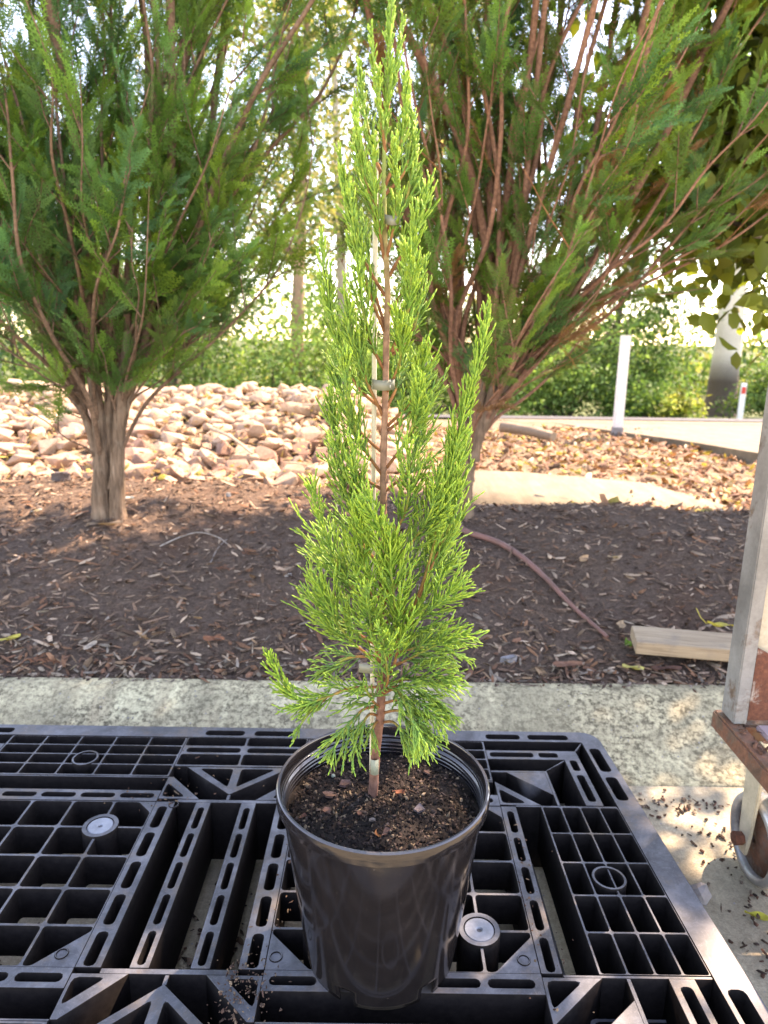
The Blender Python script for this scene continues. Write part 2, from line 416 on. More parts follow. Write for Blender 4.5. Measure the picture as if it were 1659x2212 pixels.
sheet('far_ground', np.linspace(-150, 150, 61), np.concatenate([np.linspace(9.4, 40, 60), [80, 160, 300]]), lambda x, y: G(x * 0 + 5, y) , M_GRASS)
sheet('road', np.linspace(-40, 40, 21), np.linspace(9.75, 12.6, 12), lambda x, y: G(x * 0 + 5, y) + .03, M_ASPH)
# sunlit concrete path beyond the mulch
mb = MB()
pv = [(.12, 3.62), (2.05, 3.50), (1.62, 4.35), (.9, 4.62), (.12, 4.66)]
pz = .145
outl = [(x, y) for x, y in pv]
top = [(x, y, pz + .03 * (y - 3.6)) for x, y in outl]; bot = [(x, y, -.1) for x, y in outl]
mb.add(top + bot, tris=[(0, 1, 2), (0, 2, 3), (0, 3, 4)], quads=[(k, k + 5, (k + 1) % 5 + 5, (k + 1) % 5) for k in range(5)])
tag(link('concrete_path', mb.mesh('concrete_path'), M_PATH), kind='structure')
# raised driveway with its kerb face at the right
bm = bmesh.new()
dv = [(3.15, 5.5), (2.87, 6.95), (2.17, 9.0), (1.2, 9.7), (14, 9.7), (14, 5.0), (3.3, 5.0)]
f = bm.faces.new([bm.verts.new((x, y, .150 - .047 * (y - 5.5))) for x, y in dv]); f.normal_update()
if f.normal.z < 0: f.normal_flip()
ex = bmesh.ops.extrude_face_region(bm, geom=[f]); 
for v in [e for e in ex['geom'] if isinstance(e, bmesh.types.BMVert)]: v.co.z = -.2
bmesh.ops.recalc_face_normals(bm, faces=bm.faces[:])
tag(link('driveway', bm_mesh('driveway', bm), M_PATH), kind='structure')

# ------------------------------------------------------------------ rocks of the bank
def rock_mesh(seed):
    rng = np.random.default_rng(seed); bm = bmesh.new()
    d = nrm(rng.normal(size=(15, 3))) * rng.uniform(.75, 1.1, (15, 1)) * np.array([1, rng.uniform(.65, .95), rng.uniform(.5, .8)])
    for p in d: bm.verts.new(p * .5)
    r = bmesh.ops.convex_hull(bm, input=bm.verts[:])
    bmesh.ops.delete(bm, geom=[v for v in bm.verts if not v.link_faces], context='VERTS')
    bmesh.ops.dissolve_limit(bm, angle_limit=.22, verts=bm.verts[:], edges=bm.edges[:])
    bmesh.ops.bevel(bm, geom=bm.edges[:], offset=.016, segments=1, affect='EDGES')
    bmesh.ops.triangulate(bm, faces=bm.faces[:])
    return bm_mesh('rock', bm)
RM = [rock_mesh(100 + k) for k in range(14)]
for m in RM: m.materials.append(M_ROCK)
rocks = []
yy = 3.52
while yy < 6.6:
    x = -.58 * yy - .15
    while x < .30:
        rocks.append((x + random.uniform(-.04, .04), yy + random.uniform(-.04, .04))); x += .118 * random.uniform(.8, 1.25)
    yy += .092
rocks.sort(key=lambda p: p[1])
more = [(x_, y_) for y_ in np.arange(3.52, 6.6, .11) for x_ in np.arange(-1.0 * y_ - .6, -.58 * y_ - .15, .135)]
rocks += [(float(x_ + random.uniform(-.04, .04)), float(y_ + random.uniform(-.04, .04))) for x_, y_ in more]
def rock_form():
    s = random.choice([.07, .09, .11, .13, .155, .18, .20]) * random.uniform(.85, 1.2)
    return (s * random.uniform(.9, 1.35), s, s * random.uniform(.8, 1.1)), (random.uniform(-.5, .5), random.uniform(-.5, .5), random.uniform(0, 6.28)), s
for x, y in rocks[:298]:
    o = bpy.data.objects.new('rock', random.choice(RM)); COL.objects.link(o)
    o.scale, o.rotation_euler, s_ = rock_form()
    o.location = (x, y, float(G(x, y)) + s_ * random.uniform(.05, .35))
    tag(o, 'pale angular rock lying in the sunlit rock bank behind the mulch', 'rock', 'rocks of the sunlit bank')
from mathutils import Euler
mb = MB()
RD = []
for m in RM:
    v = np.array([tuple(q.co) for q in m.vertices]); t = np.array([tuple(p.vertices) for p in m.polygons]); RD.append((v, t))
for x, y in rocks[298:]:
    v, t = random.choice(RD); sc_, ro_, s_ = rock_form(); k = random.uniform(.8, 1.15)
    M = np.array(Euler(ro_).to_matrix()) @ np.diag(sc_)
    mb.add(v @ M.T + np.array([x, y, float(G(x, y)) + s_ * random.uniform(.05, .3)]), tris=t)
tag(link('rock_pile', mb.mesh('rock_pile'), M_ROCK), 'the farther small rocks of the sunlit bank, heaped together', 'rocks', kind='stuff')

# ------------------------------------------------------------------ mulch chips and leaf litter
def chips(name, mat, pts, lens, wids, cols, kind='stuff', tilt=.35, thick=.22, curl=.0):
    n = len(pts); mb = MB()
    th = RNG.uniform(0, 2 * math.pi, n); ti = RNG.normal(0, tilt, n); ro = RNG.normal(0, tilt * 1.4, n)
    X = np.stack([np.cos(th) * np.cos(ti), np.sin(th) * np.cos(ti), np.sin(ti)], -1)
    Y = np.stack([-np.sin(th), np.cos(th), np.zeros(n)], -1); Z = np.cross(X, Y)
    Y2 = Y * np.cos(ro)[:, None] + Z * np.sin(ro)[:, None]; Z2 = np.cross(X, Y2)
    loc = np.array([(-.5, -.25, 0), (-.35, .3, .0), (.05, .5, .0), (.5, .12, 0), (.38, -.32, 0), (-.05, -.5, 0),
                    (-.42, 0, 1), (.42, -.05, 1)], float)
    loc = loc[None] + RNG.normal(0, .07, (n, 8, 3)) * np.array([1, 1, .15])
    loc[:, :, 2] += curl * (loc[:, :, 0] ** 2) * 4
    V = pts[:, None] + X[:, None] * (loc[..., 0] * lens[:, None])[..., None] + Y2[:, None] * (loc[..., 1] * wids[:, None])[..., None] + Z2[:, None] * (loc[..., 2] * (wids * thick)[:, None])[..., None]
    tr = np.array([(0, 5, 6), (5, 7, 6), (5, 4, 7), (4, 3, 7), (3, 2, 7), (2, 6, 7), (2, 1, 6), (1, 0, 6)])
    T = (np.arange(n) * 8)[:, None, None] + tr[None]
    mb.add(V, tris=T, col=np.repeat(cols, 8, axis=0))
    o = link(name, mb.mesh(name), mat); tag(o, kind=kind); return o
def pick(pal, n, jit=.25):
    pal = np.array(pal); c = pal[RNG.integers(0, len(pal), n)]
    return np.clip(c * (1 + RNG.normal(0, jit, (n, 1))), .005, .9)
BR = [(.052, .036, .028), (.075, .052, .040), (.10, .074, .058), (.13, .10, .08), (.17, .14, .115), (.045, .030, .024), (.085, .048, .032), (.062, .044, .034), (.06, .042, .033)]
n = 28000
px = RNG.uniform(-3.0, 2.8, n); py = 1.80 + 1.6 * RNG.uniform(0, 1, n) ** 1.15
pts = np.stack([px, py, G(px, py) + RNG.uniform(.0, .012, n)], -1)
L = np.exp(RNG.normal(-3.95, .55, n)); W = np.minimum(L * RNG.uniform(.08, .42, n), .016)
chips('mulch_chips', M_CHIP, pts, L, W, pick(np.array(BR) * np.array([1.95, 1.75, 1.52]), n), tilt=.28)
n = 1500
px = RNG.uniform(-2.6, 2.6, n); py = 1.80 + RNG.exponential(.12, n); py = np.minimum(py, 2.6)
pts = np.stack([px, py, G(px, py) + .008], -1)
chips('dry_litter', M_DRY, pts, RNG.uniform(.02, .055, n), RNG.uniform(.004, .016, n), pick([(.22, .11, .06), (.27, .17, .10), (.18, .09, .055), (.32, .25, .18), (.13, .09, .06), (.22, .18, .14)], n), tilt=.35, thick=.3)
# leaf litter in the sun
n = 4300
px = RNG.uniform(-.1, 3.4, n); py = RNG.uniform(3.3, 8.4, n); k = (px < 1.0) & (py < 4.6)
px[k] += 1.3
pts = np.stack([px, py, G(px, py) + RNG.uniform(.005, .025, n)], -1)
chips('leaf_litter', M_DRY, pts, RNG.uniform(.04, .12, n), RNG.uniform(.018, .05, n), pick([(.30, .155, .085), (.21, .095, .052), (.34, .22, .135), (.16, .08, .048), (.42, .33, .23), (.26, .125, .07), (.22, .12, .075), (.17, .10, .065), (.36, .28, .07)], n), tilt=.45, thick=.15, curl=.2)
n = 2600
px = RNG.uniform(-3.4, .4, n); py = RNG.uniform(3.35, 6.2, n)
pts = np.stack([px, py, G(px, py) + RNG.uniform(.02, .09, n)], -1)
chips('bank_litter', M_DRY, pts, RNG.uniform(.02, .06, n), RNG.uniform(.008, .03, n), pick([(.25, .16, .09), (.18, .10, .06), (.33, .24, .14), (.34, .27, .07)], n), tilt=.4, thick=.15)
# soil and chips blown onto the concrete (below the pallet and in the gutter)
def clump(n, cx, cy, sx, sy): return np.stack([RNG.normal(cx, sx, n), RNG.normal(cy, sy, n)], -1)
P2 = np.concatenate([clump(260, -.36, .92, .05, .10), clump(260, -.27, .88, .04, .10), clump(130, -.2, .95, .03, .1), clump(70, .68, 1.42, .09, .02), clump(45, .74, 1.33, .08, .06),
                     clump(150, .70, .95, .06, .10), clump(130, .72, .78, .05, .05), clump(120, .76, 1.12, .07, .12), clump(100, -.6, .95, .12, .1), clump(60, .2, .9, .2, .1)])
P2 = P2[P2[:, 1] < 1.49]
n = len(P2); pts = np.concatenate([P2, np.full((n, 1), .003)], 1)
chips('soil_debris', M_CHIP, pts, np.exp(RNG.normal(-4.9, .5, n)), np.exp(RNG.normal(-5.2, .4, n)), pick([(.04, .028, .022), (.07, .045, .032), (.10, .05, .035), (.16, .12, .09)], n), tilt=.3, thick=.6)

n = 420
px = RNG.uniform(-2, 2, n); py = 1.80 - np.abs(RNG.normal(0, .018, n))
chips('kerb_debris', M_CHIP, np.stack([px, py, np.where(py > 1.765, .114, .112 - (1.765 - py) * .25)], -1), np.exp(RNG.normal(-4.5, .5, n)), np.exp(RNG.normal(-5.2, .4, n)), pick(np.array(BR) * 1.4, n), tilt=.25, thick=.4)

# ------------------------------------------------------------------ the pallet
PCX, PCY = -.30, 1.02
def rrect(u0, u1, v0, v1, r=.004, n=3):
    r = min(r, (u1 - u0) * .49, (v1 - v0) * .49); out = []
    for cx, cy_, a0 in ((u1 - r, v1 - r, 0), (u0 + r, v1 - r, 90), (u0 + r, v0 + r, 180), (u1 - r, v0 + r, 270)):
        for k in range(n): out.append((cx + r * math.cos(R(a0 + 90 * k / (n - 1))), cy_ + r * math.sin(R(a0 + 90 * k / (n - 1)))))
    return out
def area(p): return .5 * sum(p[i][0] * p[(i + 1) % len(p)][1] - p[(i + 1) % len(p)][0] * p[i][1] for i in range(len(p)))
def roundp(p, r=.005, n=3):
    out = []; m = len(p)
    for i in range(m):
        a, b, c = (np.array(p[i - 1]), np.array(p[i]), np.array(p[(i + 1) % m]))
        d1 = (a - b) / np.linalg.norm(a - b); d2 = (c - b) / np.linalg.norm(c - b)
        q = min(r, .4 * np.linalg.norm(a - b), .4 * np.linalg.norm(c - b))
        s, e = b + d1 * q, b + d2 * q
        for k in range(n):
            t = k / (n - 1); out.append(tuple((1 - t) ** 2 * s + 2 * t * (1 - t) * b + t * t * e))
    return out
def offset(p, d):
    """move a CCW polygon's edges inward by d (outward when negative)"""
    m = len(p); out = []
    for i in range(m):
        a, b, c = np.array(p[i - 1]), np.array(p[i]), np.array(p[(i + 1) % m])
        e1 = (b - a) / max(np.linalg.norm(b - a), 1e-9); e2 = (c - b) / max(np.linalg.norm(c - b), 1e-9)
        n1 = np.array([-e1[1], e1[0]]); n2 = np.array([-e2[1], e2[0]]); s = n1 + n2; k = max(s.dot(s), .5)
        out.append(tuple(b + s * (2 * d / k)))
    return out
def warp(x, y):
    f = np.clip((x - .25) / .21, 0, 1.3)
    return x + f * .026 * (1.42 - y) / .58 - .008 * f
def plate(mb, outline, holes, z1, z0, bev=.0008):
    if area(outline) < 0: outline = outline[::-1]
    holes = [h if area(h) > 0 else h[::-1] for h in holes]
    loops = [offset(outline, bev)] + [offset(h, -bev) for h in holes]
    full = [outline] + holes
    tv = [[Vector((x, y, 0)) for x, y in (loops[0] if k == 0 else loops[k][::-1])] for k in range(len(loops))]
    flat = [p for L_ in tv for p in L_]
    tr = tessellate_polygon(tv)
    V = [(p.x, p.y, z1) for p in flat]; T = []
    for a, b, c in tr:
        A, B, C = flat[a], flat[b], flat[c]
        if (B - A).cross(C - A).z < 0: b, c = c, b
        T.append((a, b, c))
    mb.add(V, tris=T)
    for k, L_ in enumerate(full):
        inn = loops[k]; m = len(L_)
        ring = [(x, y, z1) for x, y in inn] + [(x, y, z1 - bev) for x, y in L_] + [(x, y, z0) for x, y in L_]
        q = []
        for i in range(m):
            j = (i + 1) % m
            for lv in (0, 1):
                a, b, c, d = lv * m + i, lv * m + j, (lv + 1) * m + j, (lv + 1) * m + i
                q.append((a, d, c, b) if k == 0 else (a, b, c, d))
        mb.add(ring, quads=q)
def mirror(p, su, sv): return [(x * su, y * sv) for x, y in p]
pallet = thing('plastic_pallet', 'black open-grid plastic pallet lying on the concrete under the potted conifer', 'pallet', (PCX, PCY, 0))
def ppart(name, plates, z1=.15, z0=.095, mat=None, bev=.0008):
    mb = MB()
    for outline, holes in plates: plate(mb, outline, holes, z1, z0, bev)
    for k in range(len(mb.v)):
        v = mb.v[k]; v[:, 0] += PCX; v[:, 1] += PCY; v[:, 0] = warp(v[:, 0], v[:, 1])
    return link(name, mb.mesh(name), mat or M_PAL, pallet)
QUAD = [(1, 1), (-1, 1), (1, -1), (-1, -1)]
# outer rim
sl = []
for su, sv in QUAD:
    for a, b in ((.012, .10), (.54, .62), (.64, .735)): sl.append(mirror(rrect(a, b, .424, .443, .007), su, sv))
    for a, b in ((.21, .285), (.305, .39)): sl.append(mirror(rrect(.771, .794, a, b, .007), su, sv))
ppart('deck_rim', [(rrect(-.81, .81, -.458, .458, .04, 6), [rrect(-.763, .763, -.415, .415, .004)] + sl)], .1512, .085)
for sv in (1, -1):
    hs = []
    for su in (1, -1):
        hs += [mirror(rrect(.003, .133, .383, .4135), su, sv), mirror(rrect(.008, .125, .357, .374, .006), su, sv), mirror(rrect(.003, .133, .311, .349), su, sv)]
    ppart('brace_panel', [(mirror(rrect(-.136, .136, .3045, .4148, .001, 2), 1, sv), hs)], .1505, .05)
    # inner V brace and the edge bar
    tri = [(-.108, .3035), (0, .212), (.108, .3035)]
    hs = [mirror(roundp([(.009, .297), (.078, .297), (.009, .237)], .006), s, 1) for s in (1, -1)]
    ppart('v_brace', [(mirror(tri, 1, sv), [mirror(h, 1, sv) for h in hs])], .1500, .04)
    ppart('edge_bar', [(mirror(rrect(-.098, .098, .187, .1965, .001, 2), 1, sv), [])], .1494, .02)
    ppart('edge_bar', [(mirror(rrect(-.0035, .0035, .1965, .2135, .001, 2), 1, sv), [])], .1488, .03)
    for su in (1, -1):
        mr = lambda p: mirror(p, su, sv)
        # fine grid at the end of the deck
        cols = [.139 + .0782 * k for k in range(6)]; rows = [.272, .310, .346, .381, .4148]
        hs = [mr(rrect(cols[i] + .0022, cols[i + 1] - .0022, rows[j] + .0022, rows[j + 1] - .0022, .003)) for i in range(5) for j in range(4)]
        ppart('fine_grid', [(mr(rrect(.1365, .5325, .2695, .4148, .001, 2)), hs)], .1497, .09)
        ppart('grid_skirt', [(mr(rrect(.1365, .5325, .2655, .2695, .001, 2)), [])], .1490, .02)
        # gusset by the V brace
        ppart('gusset', [(mr([(.098, .1965), (.1365, .1965), (.1365, .268), (.126, .268), (.055, .1965)]), [mr(roundp([(.131, .2035), (.131, .247), (.086, .2035)], .008))])], .1502, .05)
        # long slotted bar between channel and block
        hs = [mr(rrect(.147 + .0775 * k, .147 + .0775 * k + .066, .198, .2115, .006)) for k in range(5)]
        ppart('slotted_bar', [(mr(rrect(.1365, .5355, .1875, .222, .001, 2)), hs)], .1507, .05)
        # corner bars
        L_ = [(.5325, .381), (.738, .381), (.738, .1925), (.703, .1925), (.703, .347), (.5325, .347)]
        hs = [rrect(.54, .637, .356, .372, .005), rrect(.65, .692, .356, .372, .005), rrect(.713, .728, .206, .292, .005), rrect(.713, .728, .308, .345, .005)]
        ppart('corner_bar', [(mr(L_), [mr(h) for h in hs])], .1503, .06)
        ppart('corner_web', [(mr([(.5325, .300), (.6475, .300), (.6475, .1925), (.6535, .1925), (.6535, .3065), (.5325, .3065)]), []),
                             (mr([(.566, .3005), (.648, .3005), (.648, .226)]), [])], .1496, .05)
        ppart('corner_strut', [(mr([(.7365, .3835), (.7395, .3805), (.7632, .4125), (.7605, .4148)]), [])], .1496, .05)
        ppart('corner_strut', [(mr([(.6508, .3068), (.6538, .3065), (.7032, .3435), (.7012, .3468)]), [])], .1496, .05)
        ppart('gusset', [(mr([(.5355, .1925), (.617, .1925), (.606, .202), (.5355, .268)]), [mr(roundp([(.541, .199), (.541, .243), (.588, .199)], .008))])], .1499, .05)
        ppart('corner_web', [(mr(rrect(.5655, .763, .1875, .1925, .001, 2)), [])], .1492, .02)
        # legs: hollow blocks standing on the floor
        for a, b, c, d in ((.60, .755, .20, .41), (.015, .13, .30, .41)):
            ppart('leg', [(mr(rrect(a, b, c, d, .01)), [mr(rrect(a + .006, b - .006, c + .006, d - .006, .008))])], .086 if a > .5 else .049, .001)
for su in (1, -1):
    cols = [.1365 + .0798 * k for k in range(6)]; rows = [-.1875 + .075 * k for k in range(6)]
    hs = []
    for i in range(5):
        for j in range(5):
            a, b, c, d = cols[i] + .0028, cols[i + 1] - .0028, rows[j] + .0028, rows[j + 1] - .0028
            if (i, j) in ((0, 4), (0, 0), (4, 0), (4, 4)):
                k = .030 if j == 4 else .062
                p = [(a, c), (b, c), (b, d), (a, d)]
                if (i, j) == (0, 4): p = [(a, c), (b, c), (b, d), (a + k, d), (a, d - k)]
                if (i, j) == (0, 0): p = [(a + k, c), (b, c), (b, d), (a, d), (a, c + k)]
                if (i, j) == (4, 0): p = [(a, c), (b - k, c), (b, c + k), (b, d), (a, d)]
                if (i, j) == (4, 4): p = [(a, c), (b, c), (b, d - k), (b - k, d), (a, d)]
                hs.append(mirror(roundp(p, .004), su, 1))
            else: hs.append(mirror(rrect(a, b, c, d, .005), su, 1))
    ppart('deck_block', [(mirror(rrect(.1365, .5355, -.1875, .1875, .001, 2), su, 1), hs)], .1498, .093)
    for u0, u1, s0, s1 in ((.0985, .1365, .110, .1265), (.5355, .5655, .545, .557)):
        hs = [mirror(rrect(s0, s1, -.1845 + .0742 * k, -.1845 + .0742 * k + .060, .006), su, 1) for k in range(5)]
        ppart('slotted_bar', [(mirror(rrect(u0, u1, -.1875, .1875, .001, 2), su, 1), hs)], .1504, .04)
    hs = [mirror(rrect(.0385, .0495, -.1815 + .0732 * k, -.1815 + .0732 * k + .060, .005), su, 1) for k in range(5)]
    ppart('slotted_bar', [(mirror(rrect(.0295, .0585, -.187, .187, .001, 2), su, 1), hs)], .1500, .035)
    cols = [.6155 + .0368 * k for k in range(5)]
    hs = [mirror(rrect(cols[i] + .002, cols[i + 1] - .002, rows[j] + .0022, rows[j + 1] - .0022, .003), su, 1) for i in range(4) for j in range(5)]
    ppart('fine_grid', [(mirror(rrect(.6135, .763, -.1875, .1875, .001, 2), su, 1), hs)], .1501, .05)
    # ground runner seen through the channel
    hs = [mirror(rrect(.572, .596, -.18 + .074 * k, -.18 + .074 * k + .058, .005), su, 1) for k in range(5)]
    ppart('ground_runner', [(mirror(rrect(.562, .606, -.186, .186, .002, 2), su, 1), hs)], .022, .001)
def disc(cx, cy_, r, n=28): return [(cx + r * math.cos(2 * math.pi * k / n), cy_ + r * math.sin(2 * math.pi * k / n)) for k in range(n)]
for u, v in ((.333, .328), (-.333, .328), (.333, -.328), (-.333, -.328), (.684, 0), (-.684, 0)):
    ppart('locating_ring', [(disc(u, v, .0275), [disc(u, v, .0225)])], .1525, .11)
for u, v in ((-.2163, .1125), (.2163, -.1125), (.4557, -.1125), (-.4557, .1125)):
    boss = ppart('grommet_boss', [(disc(u, v, .0325), [disc(u, v, .0235)])], .1535, .06)
    mb = MB(); plate(mb, disc(u, v, .0233), [disc(u, v, .0042, 12)], .1528, .10, .0015)
    for k in range(len(mb.v)):
        q = mb.v[k]; q[:, 0] += PCX; q[:, 1] += PCY; q[:, 0] = warp(q[:, 0], q[:, 1])
    pl = link('grey_grommet', mb.mesh('grey_grommet'), M_PLUG); pl.parent = boss
    pl['label'] = 'pale grey round grommet'
# little dimples where the deck was screwed
for u, v in ((-.10, .178), (-.165, -.165), (.15, -.165), (.515, -.165)):
    ppart('screw_dimple', [(disc(u, v, .010, 16), [disc(u, v, .0075, 16)])], .1518, .149)
# crumbs lying on the deck
P2 = np.concatenate([clump(120, -.20, .79, .012, .035), clump(60, -.17, .80, .02, .02), clump(40, -.42, 1.22, .05, .02), clump(24, -.38, 1.30, .05, .05), clump(50, -.16, .9, .012, .12), clump(50, .25, 1.0, .02, .13)])
n = len(P2); chips('deck_crumbs', M_CHIP, np.concatenate([P2, np.full((n, 1), .1535)], 1), np.exp(RNG.normal(-5.75, .5, n)), np.exp(RNG.normal(-6.0, .4, n)), pick([(.09, .05, .035), (.12, .075, .05), (.06, .038, .028), (.16, .11, .07)], n), tilt=.2, thick=.5)

# ------------------------------------------------------------------ the pot
POT = (.004, .881, .1515)
pot = thing('plant_pot', 'black plastic nursery pot with thick rim and notched base, holding the young conifer', 'plant pot', POT)
def lathe(name, prof, n=96, closed=False, skip=None, smooth=True):
    mb = MB(); a = np.arange(n) / n * 2 * math.pi
    V = np.array([[(r * math.cos(t), r * math.sin(t), z) for t in a] for r, z in prof]); q = []
    for i in range(len(prof) - 1 + (1 if closed else 0)):
        i2 = (i + 1) % len(prof)
        for j in range(n):
            if skip and skip(i, j): continue
            j2 = (j + 1) % n; q.append((i * n + j, i * n + j2, i2 * n + j2, i2 * n + j))
    mb.add(V.reshape(-1, 3) + np.array(POT), quads=q); return mb.mesh(name, smooth)
zz = [0, .008, .016, .024, .026, .03, .08, .14, .20, .24, .258, .2612, .262]
prof = [(.110 + (.1425 - .110) * (z / .262) ** .92, z) for z in zz]
def nsk(i, j):
    a = (j * 360 / 96 + 3) % 60
    return i < 4 and (a < 12)
o = link('pot_wall', lathe('pot_wall', prof, 96, skip=nsk), M_POT, pot)
s = o.modifiers.new('thick', 'SOLIDIFY'); s.thickness = .0022; s.offset = -1
rp = [(.1424, .2605), (.1482, .2600), (.1494, .2612), (.1500, .268), (.1500, .274), (.1488, .2785), (.1470, .280), (.1442, .2795), (.1430, .277), (.1424, .2665)]
o = link('pot_rim', lathe('pot_rim', rp, 128, True), M_POT, pot); o.data.set_sharp_from_angle(angle=R(32))
ip = [(.1420, .264)]
for k in range(4):
    z = .257 - k * .006; ip += [(.1392, z), (.1370, z - .0012), (.1370, z - .0030), (.1388, z - .0042)]
ip += [(.1340, .215)]
link('inner_ridges', lathe('inner_ridges', ip, 96), M_POT, pot)
link('pot_floor', lathe('pot_floor', [(.1095, .027), (.06, .029), (.001, .029)], 48), M_POT, pot)
# potting mix
SZ = POT[2] + .243
def soil_z(x, y):
    r = np.hypot(x - POT[0], y - POT[1])
    return SZ + .004 * np.sin(x * 60 + 1) * np.sin(y * 55) + .003 * np.sin(x * 130) * np.cos(y * 117) - .010 * np.clip((r - .10) / .035, 0, 1) + .006 * np.exp(-(r / .04) ** 2)
mb = MB(); nr, na = 34, 110; V = []; q = []
for i in range(nr):
    r = .1372 * i / (nr - 1) + 1e-4
    for j in range(na):
        t = 2 * math.pi * j / na; x, y = POT[0] + r * math.cos(t), POT[1] + r * math.sin(t)
        V.append((x, y, float(soil_z(x, y)) + random.uniform(-.0018, .0018)))
        if i: q.append(((i - 1) * na + j, i * na + j, i * na + (j + 1) % na, (i - 1) * na + (j + 1) % na))
mb.add(V, quads=q)
soil = link('potting_mix', mb.mesh('potting_mix'), M_SOIL)
tag(soil, 'dark crumbly potting mix filling the black pot', 'soil', kind='stuff')
n = 3800; rr = .132 * np.sqrt(RNG.uniform(0, 1, n)); tt = RNG.uniform(0, 6.283, n)
px, py = POT[0] + rr * np.cos(tt), POT[1] + rr * np.sin(tt)
cr = chips('soil_crumbs', M_CHIP, np.stack([px, py, soil_z(px, py) + .001], -1), np.exp(RNG.normal(-5.45, .60, n)), np.exp(RNG.normal(-5.95, .5, n)),
      pick([(.012, .009, .008), (.022, .016, .013), (.035, .026, .022), (.05, .033, .026), (.012, .010, .009), (.02, .016, .014), (.05, .034, .027), (.018, .014, .012), (.010, .009, .008), (.09, .065, .052), (.16, .12, .08)], n), tilt=.5, thick=.45)
tag(cr, 'fine bark crumbs over the potting mix in the pot', 'bark crumbs')

def single(name, pos, L_, W_, col, rot, label, cat, group=None, mat=None, thick=.18, leaf=False, tilt=(0, 0), curl=.25, stalk=False):
    """one leaf or one chip as its own object"""
    mb = MB()
    if leaf:
        nx = 9; V = []; q = []
        for i in range(nx):
            t = i / (nx - 1); wd = W_ * .5 * math.sin(math.pi * (t ** .8)) ** .8 * (1 - .15 * t) + .0006
            for j, s_ in enumerate((-1, -.5, 0, .5, 1)):
                V.append(((t - .5) * L_, s_ * wd, curl * L_ * ((t - .5) ** 2) * 1.2 + abs(s_) * wd * .35 + .004 * math.sin(7 * t + s_ * 2) * min(1, L_ / .06)))
                if i and j: q.append(((i - 1) * 5 + j - 1, i * 5 + j - 1, i * 5 + j, (i - 1) * 5 + j))
        cc = np.array(col)[None] * RNG.uniform(.8, 1.15, (len(V), 1))
        mb.add(V, quads=q, col=cc)
        if stalk: tube(mb, [(.5 * L_, 0, .02 * L_), (.75 * L_, .04 * L_, .25 * L_), (.95 * L_, .05 * L_, .6 * L_)], .0012, 4, col)
    else:
        rng = np.random.default_rng(int(abs(pos[0] * 9173 + pos[1] * 5519)) + 7); k = 8
        a = np.sort(rng.uniform(0, 6.28, k)); rad = rng.uniform(.75, 1.05, k)
        up = np.stack([np.cos(a) * rad * L_ / 2, np.sin(a) * rad * W_ / 2, np.full(k, W_ * thick) * rng.uniform(.7, 1.2, k)], -1)
        lo = up * np.array([1.04, 1.04, 0]) ; c = np.array([[0, 0, W_ * thick * 1.15]])
        mb.add(np.vstack([up, lo, c]), quads=[(j, j + k, (j + 1) % k + k, (j + 1) % k)[::-1] for j in range(k)], tris=[(j, (j + 1) % k, 2 * k) for j in range(k)], col=col)
    o = link(name, mb.mesh(name, leaf), mat or (M_DRY if leaf else M_CHIP)); o.location = pos
    o.rotation_euler = (tilt[0], tilt[1], rot); return tag(o, label, cat, group)
# larger bark pieces in the pot: (display px, length, width, colour, label)
BK = [(716, 1717, .030, .017, (.15, .09, .07), 'largest flat brown bark piece left of the sapling stem in the pot'),
      (745, 1688, .026, .020, (.12, .075, .065), 'mauve-brown bark flake beside the pale green pellet in the pot'),
      (862, 1712, .024, .014, (.16, .065, .04), 'curled reddish bark piece right of the sapling stem in the pot'),
      (908, 1750, .022, .016, (.14, .115, .115), 'greyish flat bark piece well right of the stem in the pot'),
      (925, 1665, .018, .014, (.13, .08, .065), 'brown bark piece towards the right rear of the pot'),
      (706, 1750, .018, .014, (.13, .075, .06), 'brown bark piece between the large flat piece and the front rim of the pot'),
      (655, 1757, .018, .013, (.15, .075, .055), 'red-brown bark piece at the left edge of the potting mix'),
      (772, 1757, .014, .011, (.12, .065, .05), 'small brown bark flake just in front of the stem base'),
      (832, 1800, .020, .012, (.12, .07, .055), 'brown bark flake against the front rim of the pot'),
      (805, 1722, .014, .010, (.14, .08, .06), 'brown bark flake touching the foot of the sapling stem'),
      (893, 1648, .016, .013, (.035, .035, .042), 'near-black stone at the rear of the potting mix'),
      (804, 1778, .012, .010, (.17, .14, .12), 'grey-beige pebble near the front of the potting mix')]
for k, (x, y, l, w_, c, lab) in enumerate(BK):
    p = at_z(x, y, SZ + .003); p[2] = soil_z(p[0], p[1]) + .0015
    single('bark_piece' if 'bark' in lab else 'pebble', p, l, w_, c, k * 1.3, lab, 'bark piece' if 'bark' in lab else 'pebble', tilt=(random.uniform(-.25, .1), random.uniform(-.2, .2)), thick=.14)
p = at_z(720, 1676, SZ + .004); bm = bmesh.new(); bmesh.ops.create_icosphere(bm, subdivisions=2, radius=.0032)
o = link('pellet', bm_mesh('pellet', bm, True), M_TAG); o.location = p; tag(o, 'tiny pale green fertiliser pellet on the potting mix', 'pellet')
p = at_z(816, 1808, SZ - .002); single('fallen_leaf', p + np.array([0, 0, .004]), .018, .011, (.36, .15, .06), 1.7, 'small orange leaf standing against the inside of the front pot rim', 'leaf', leaf=True, tilt=(.5, 0))

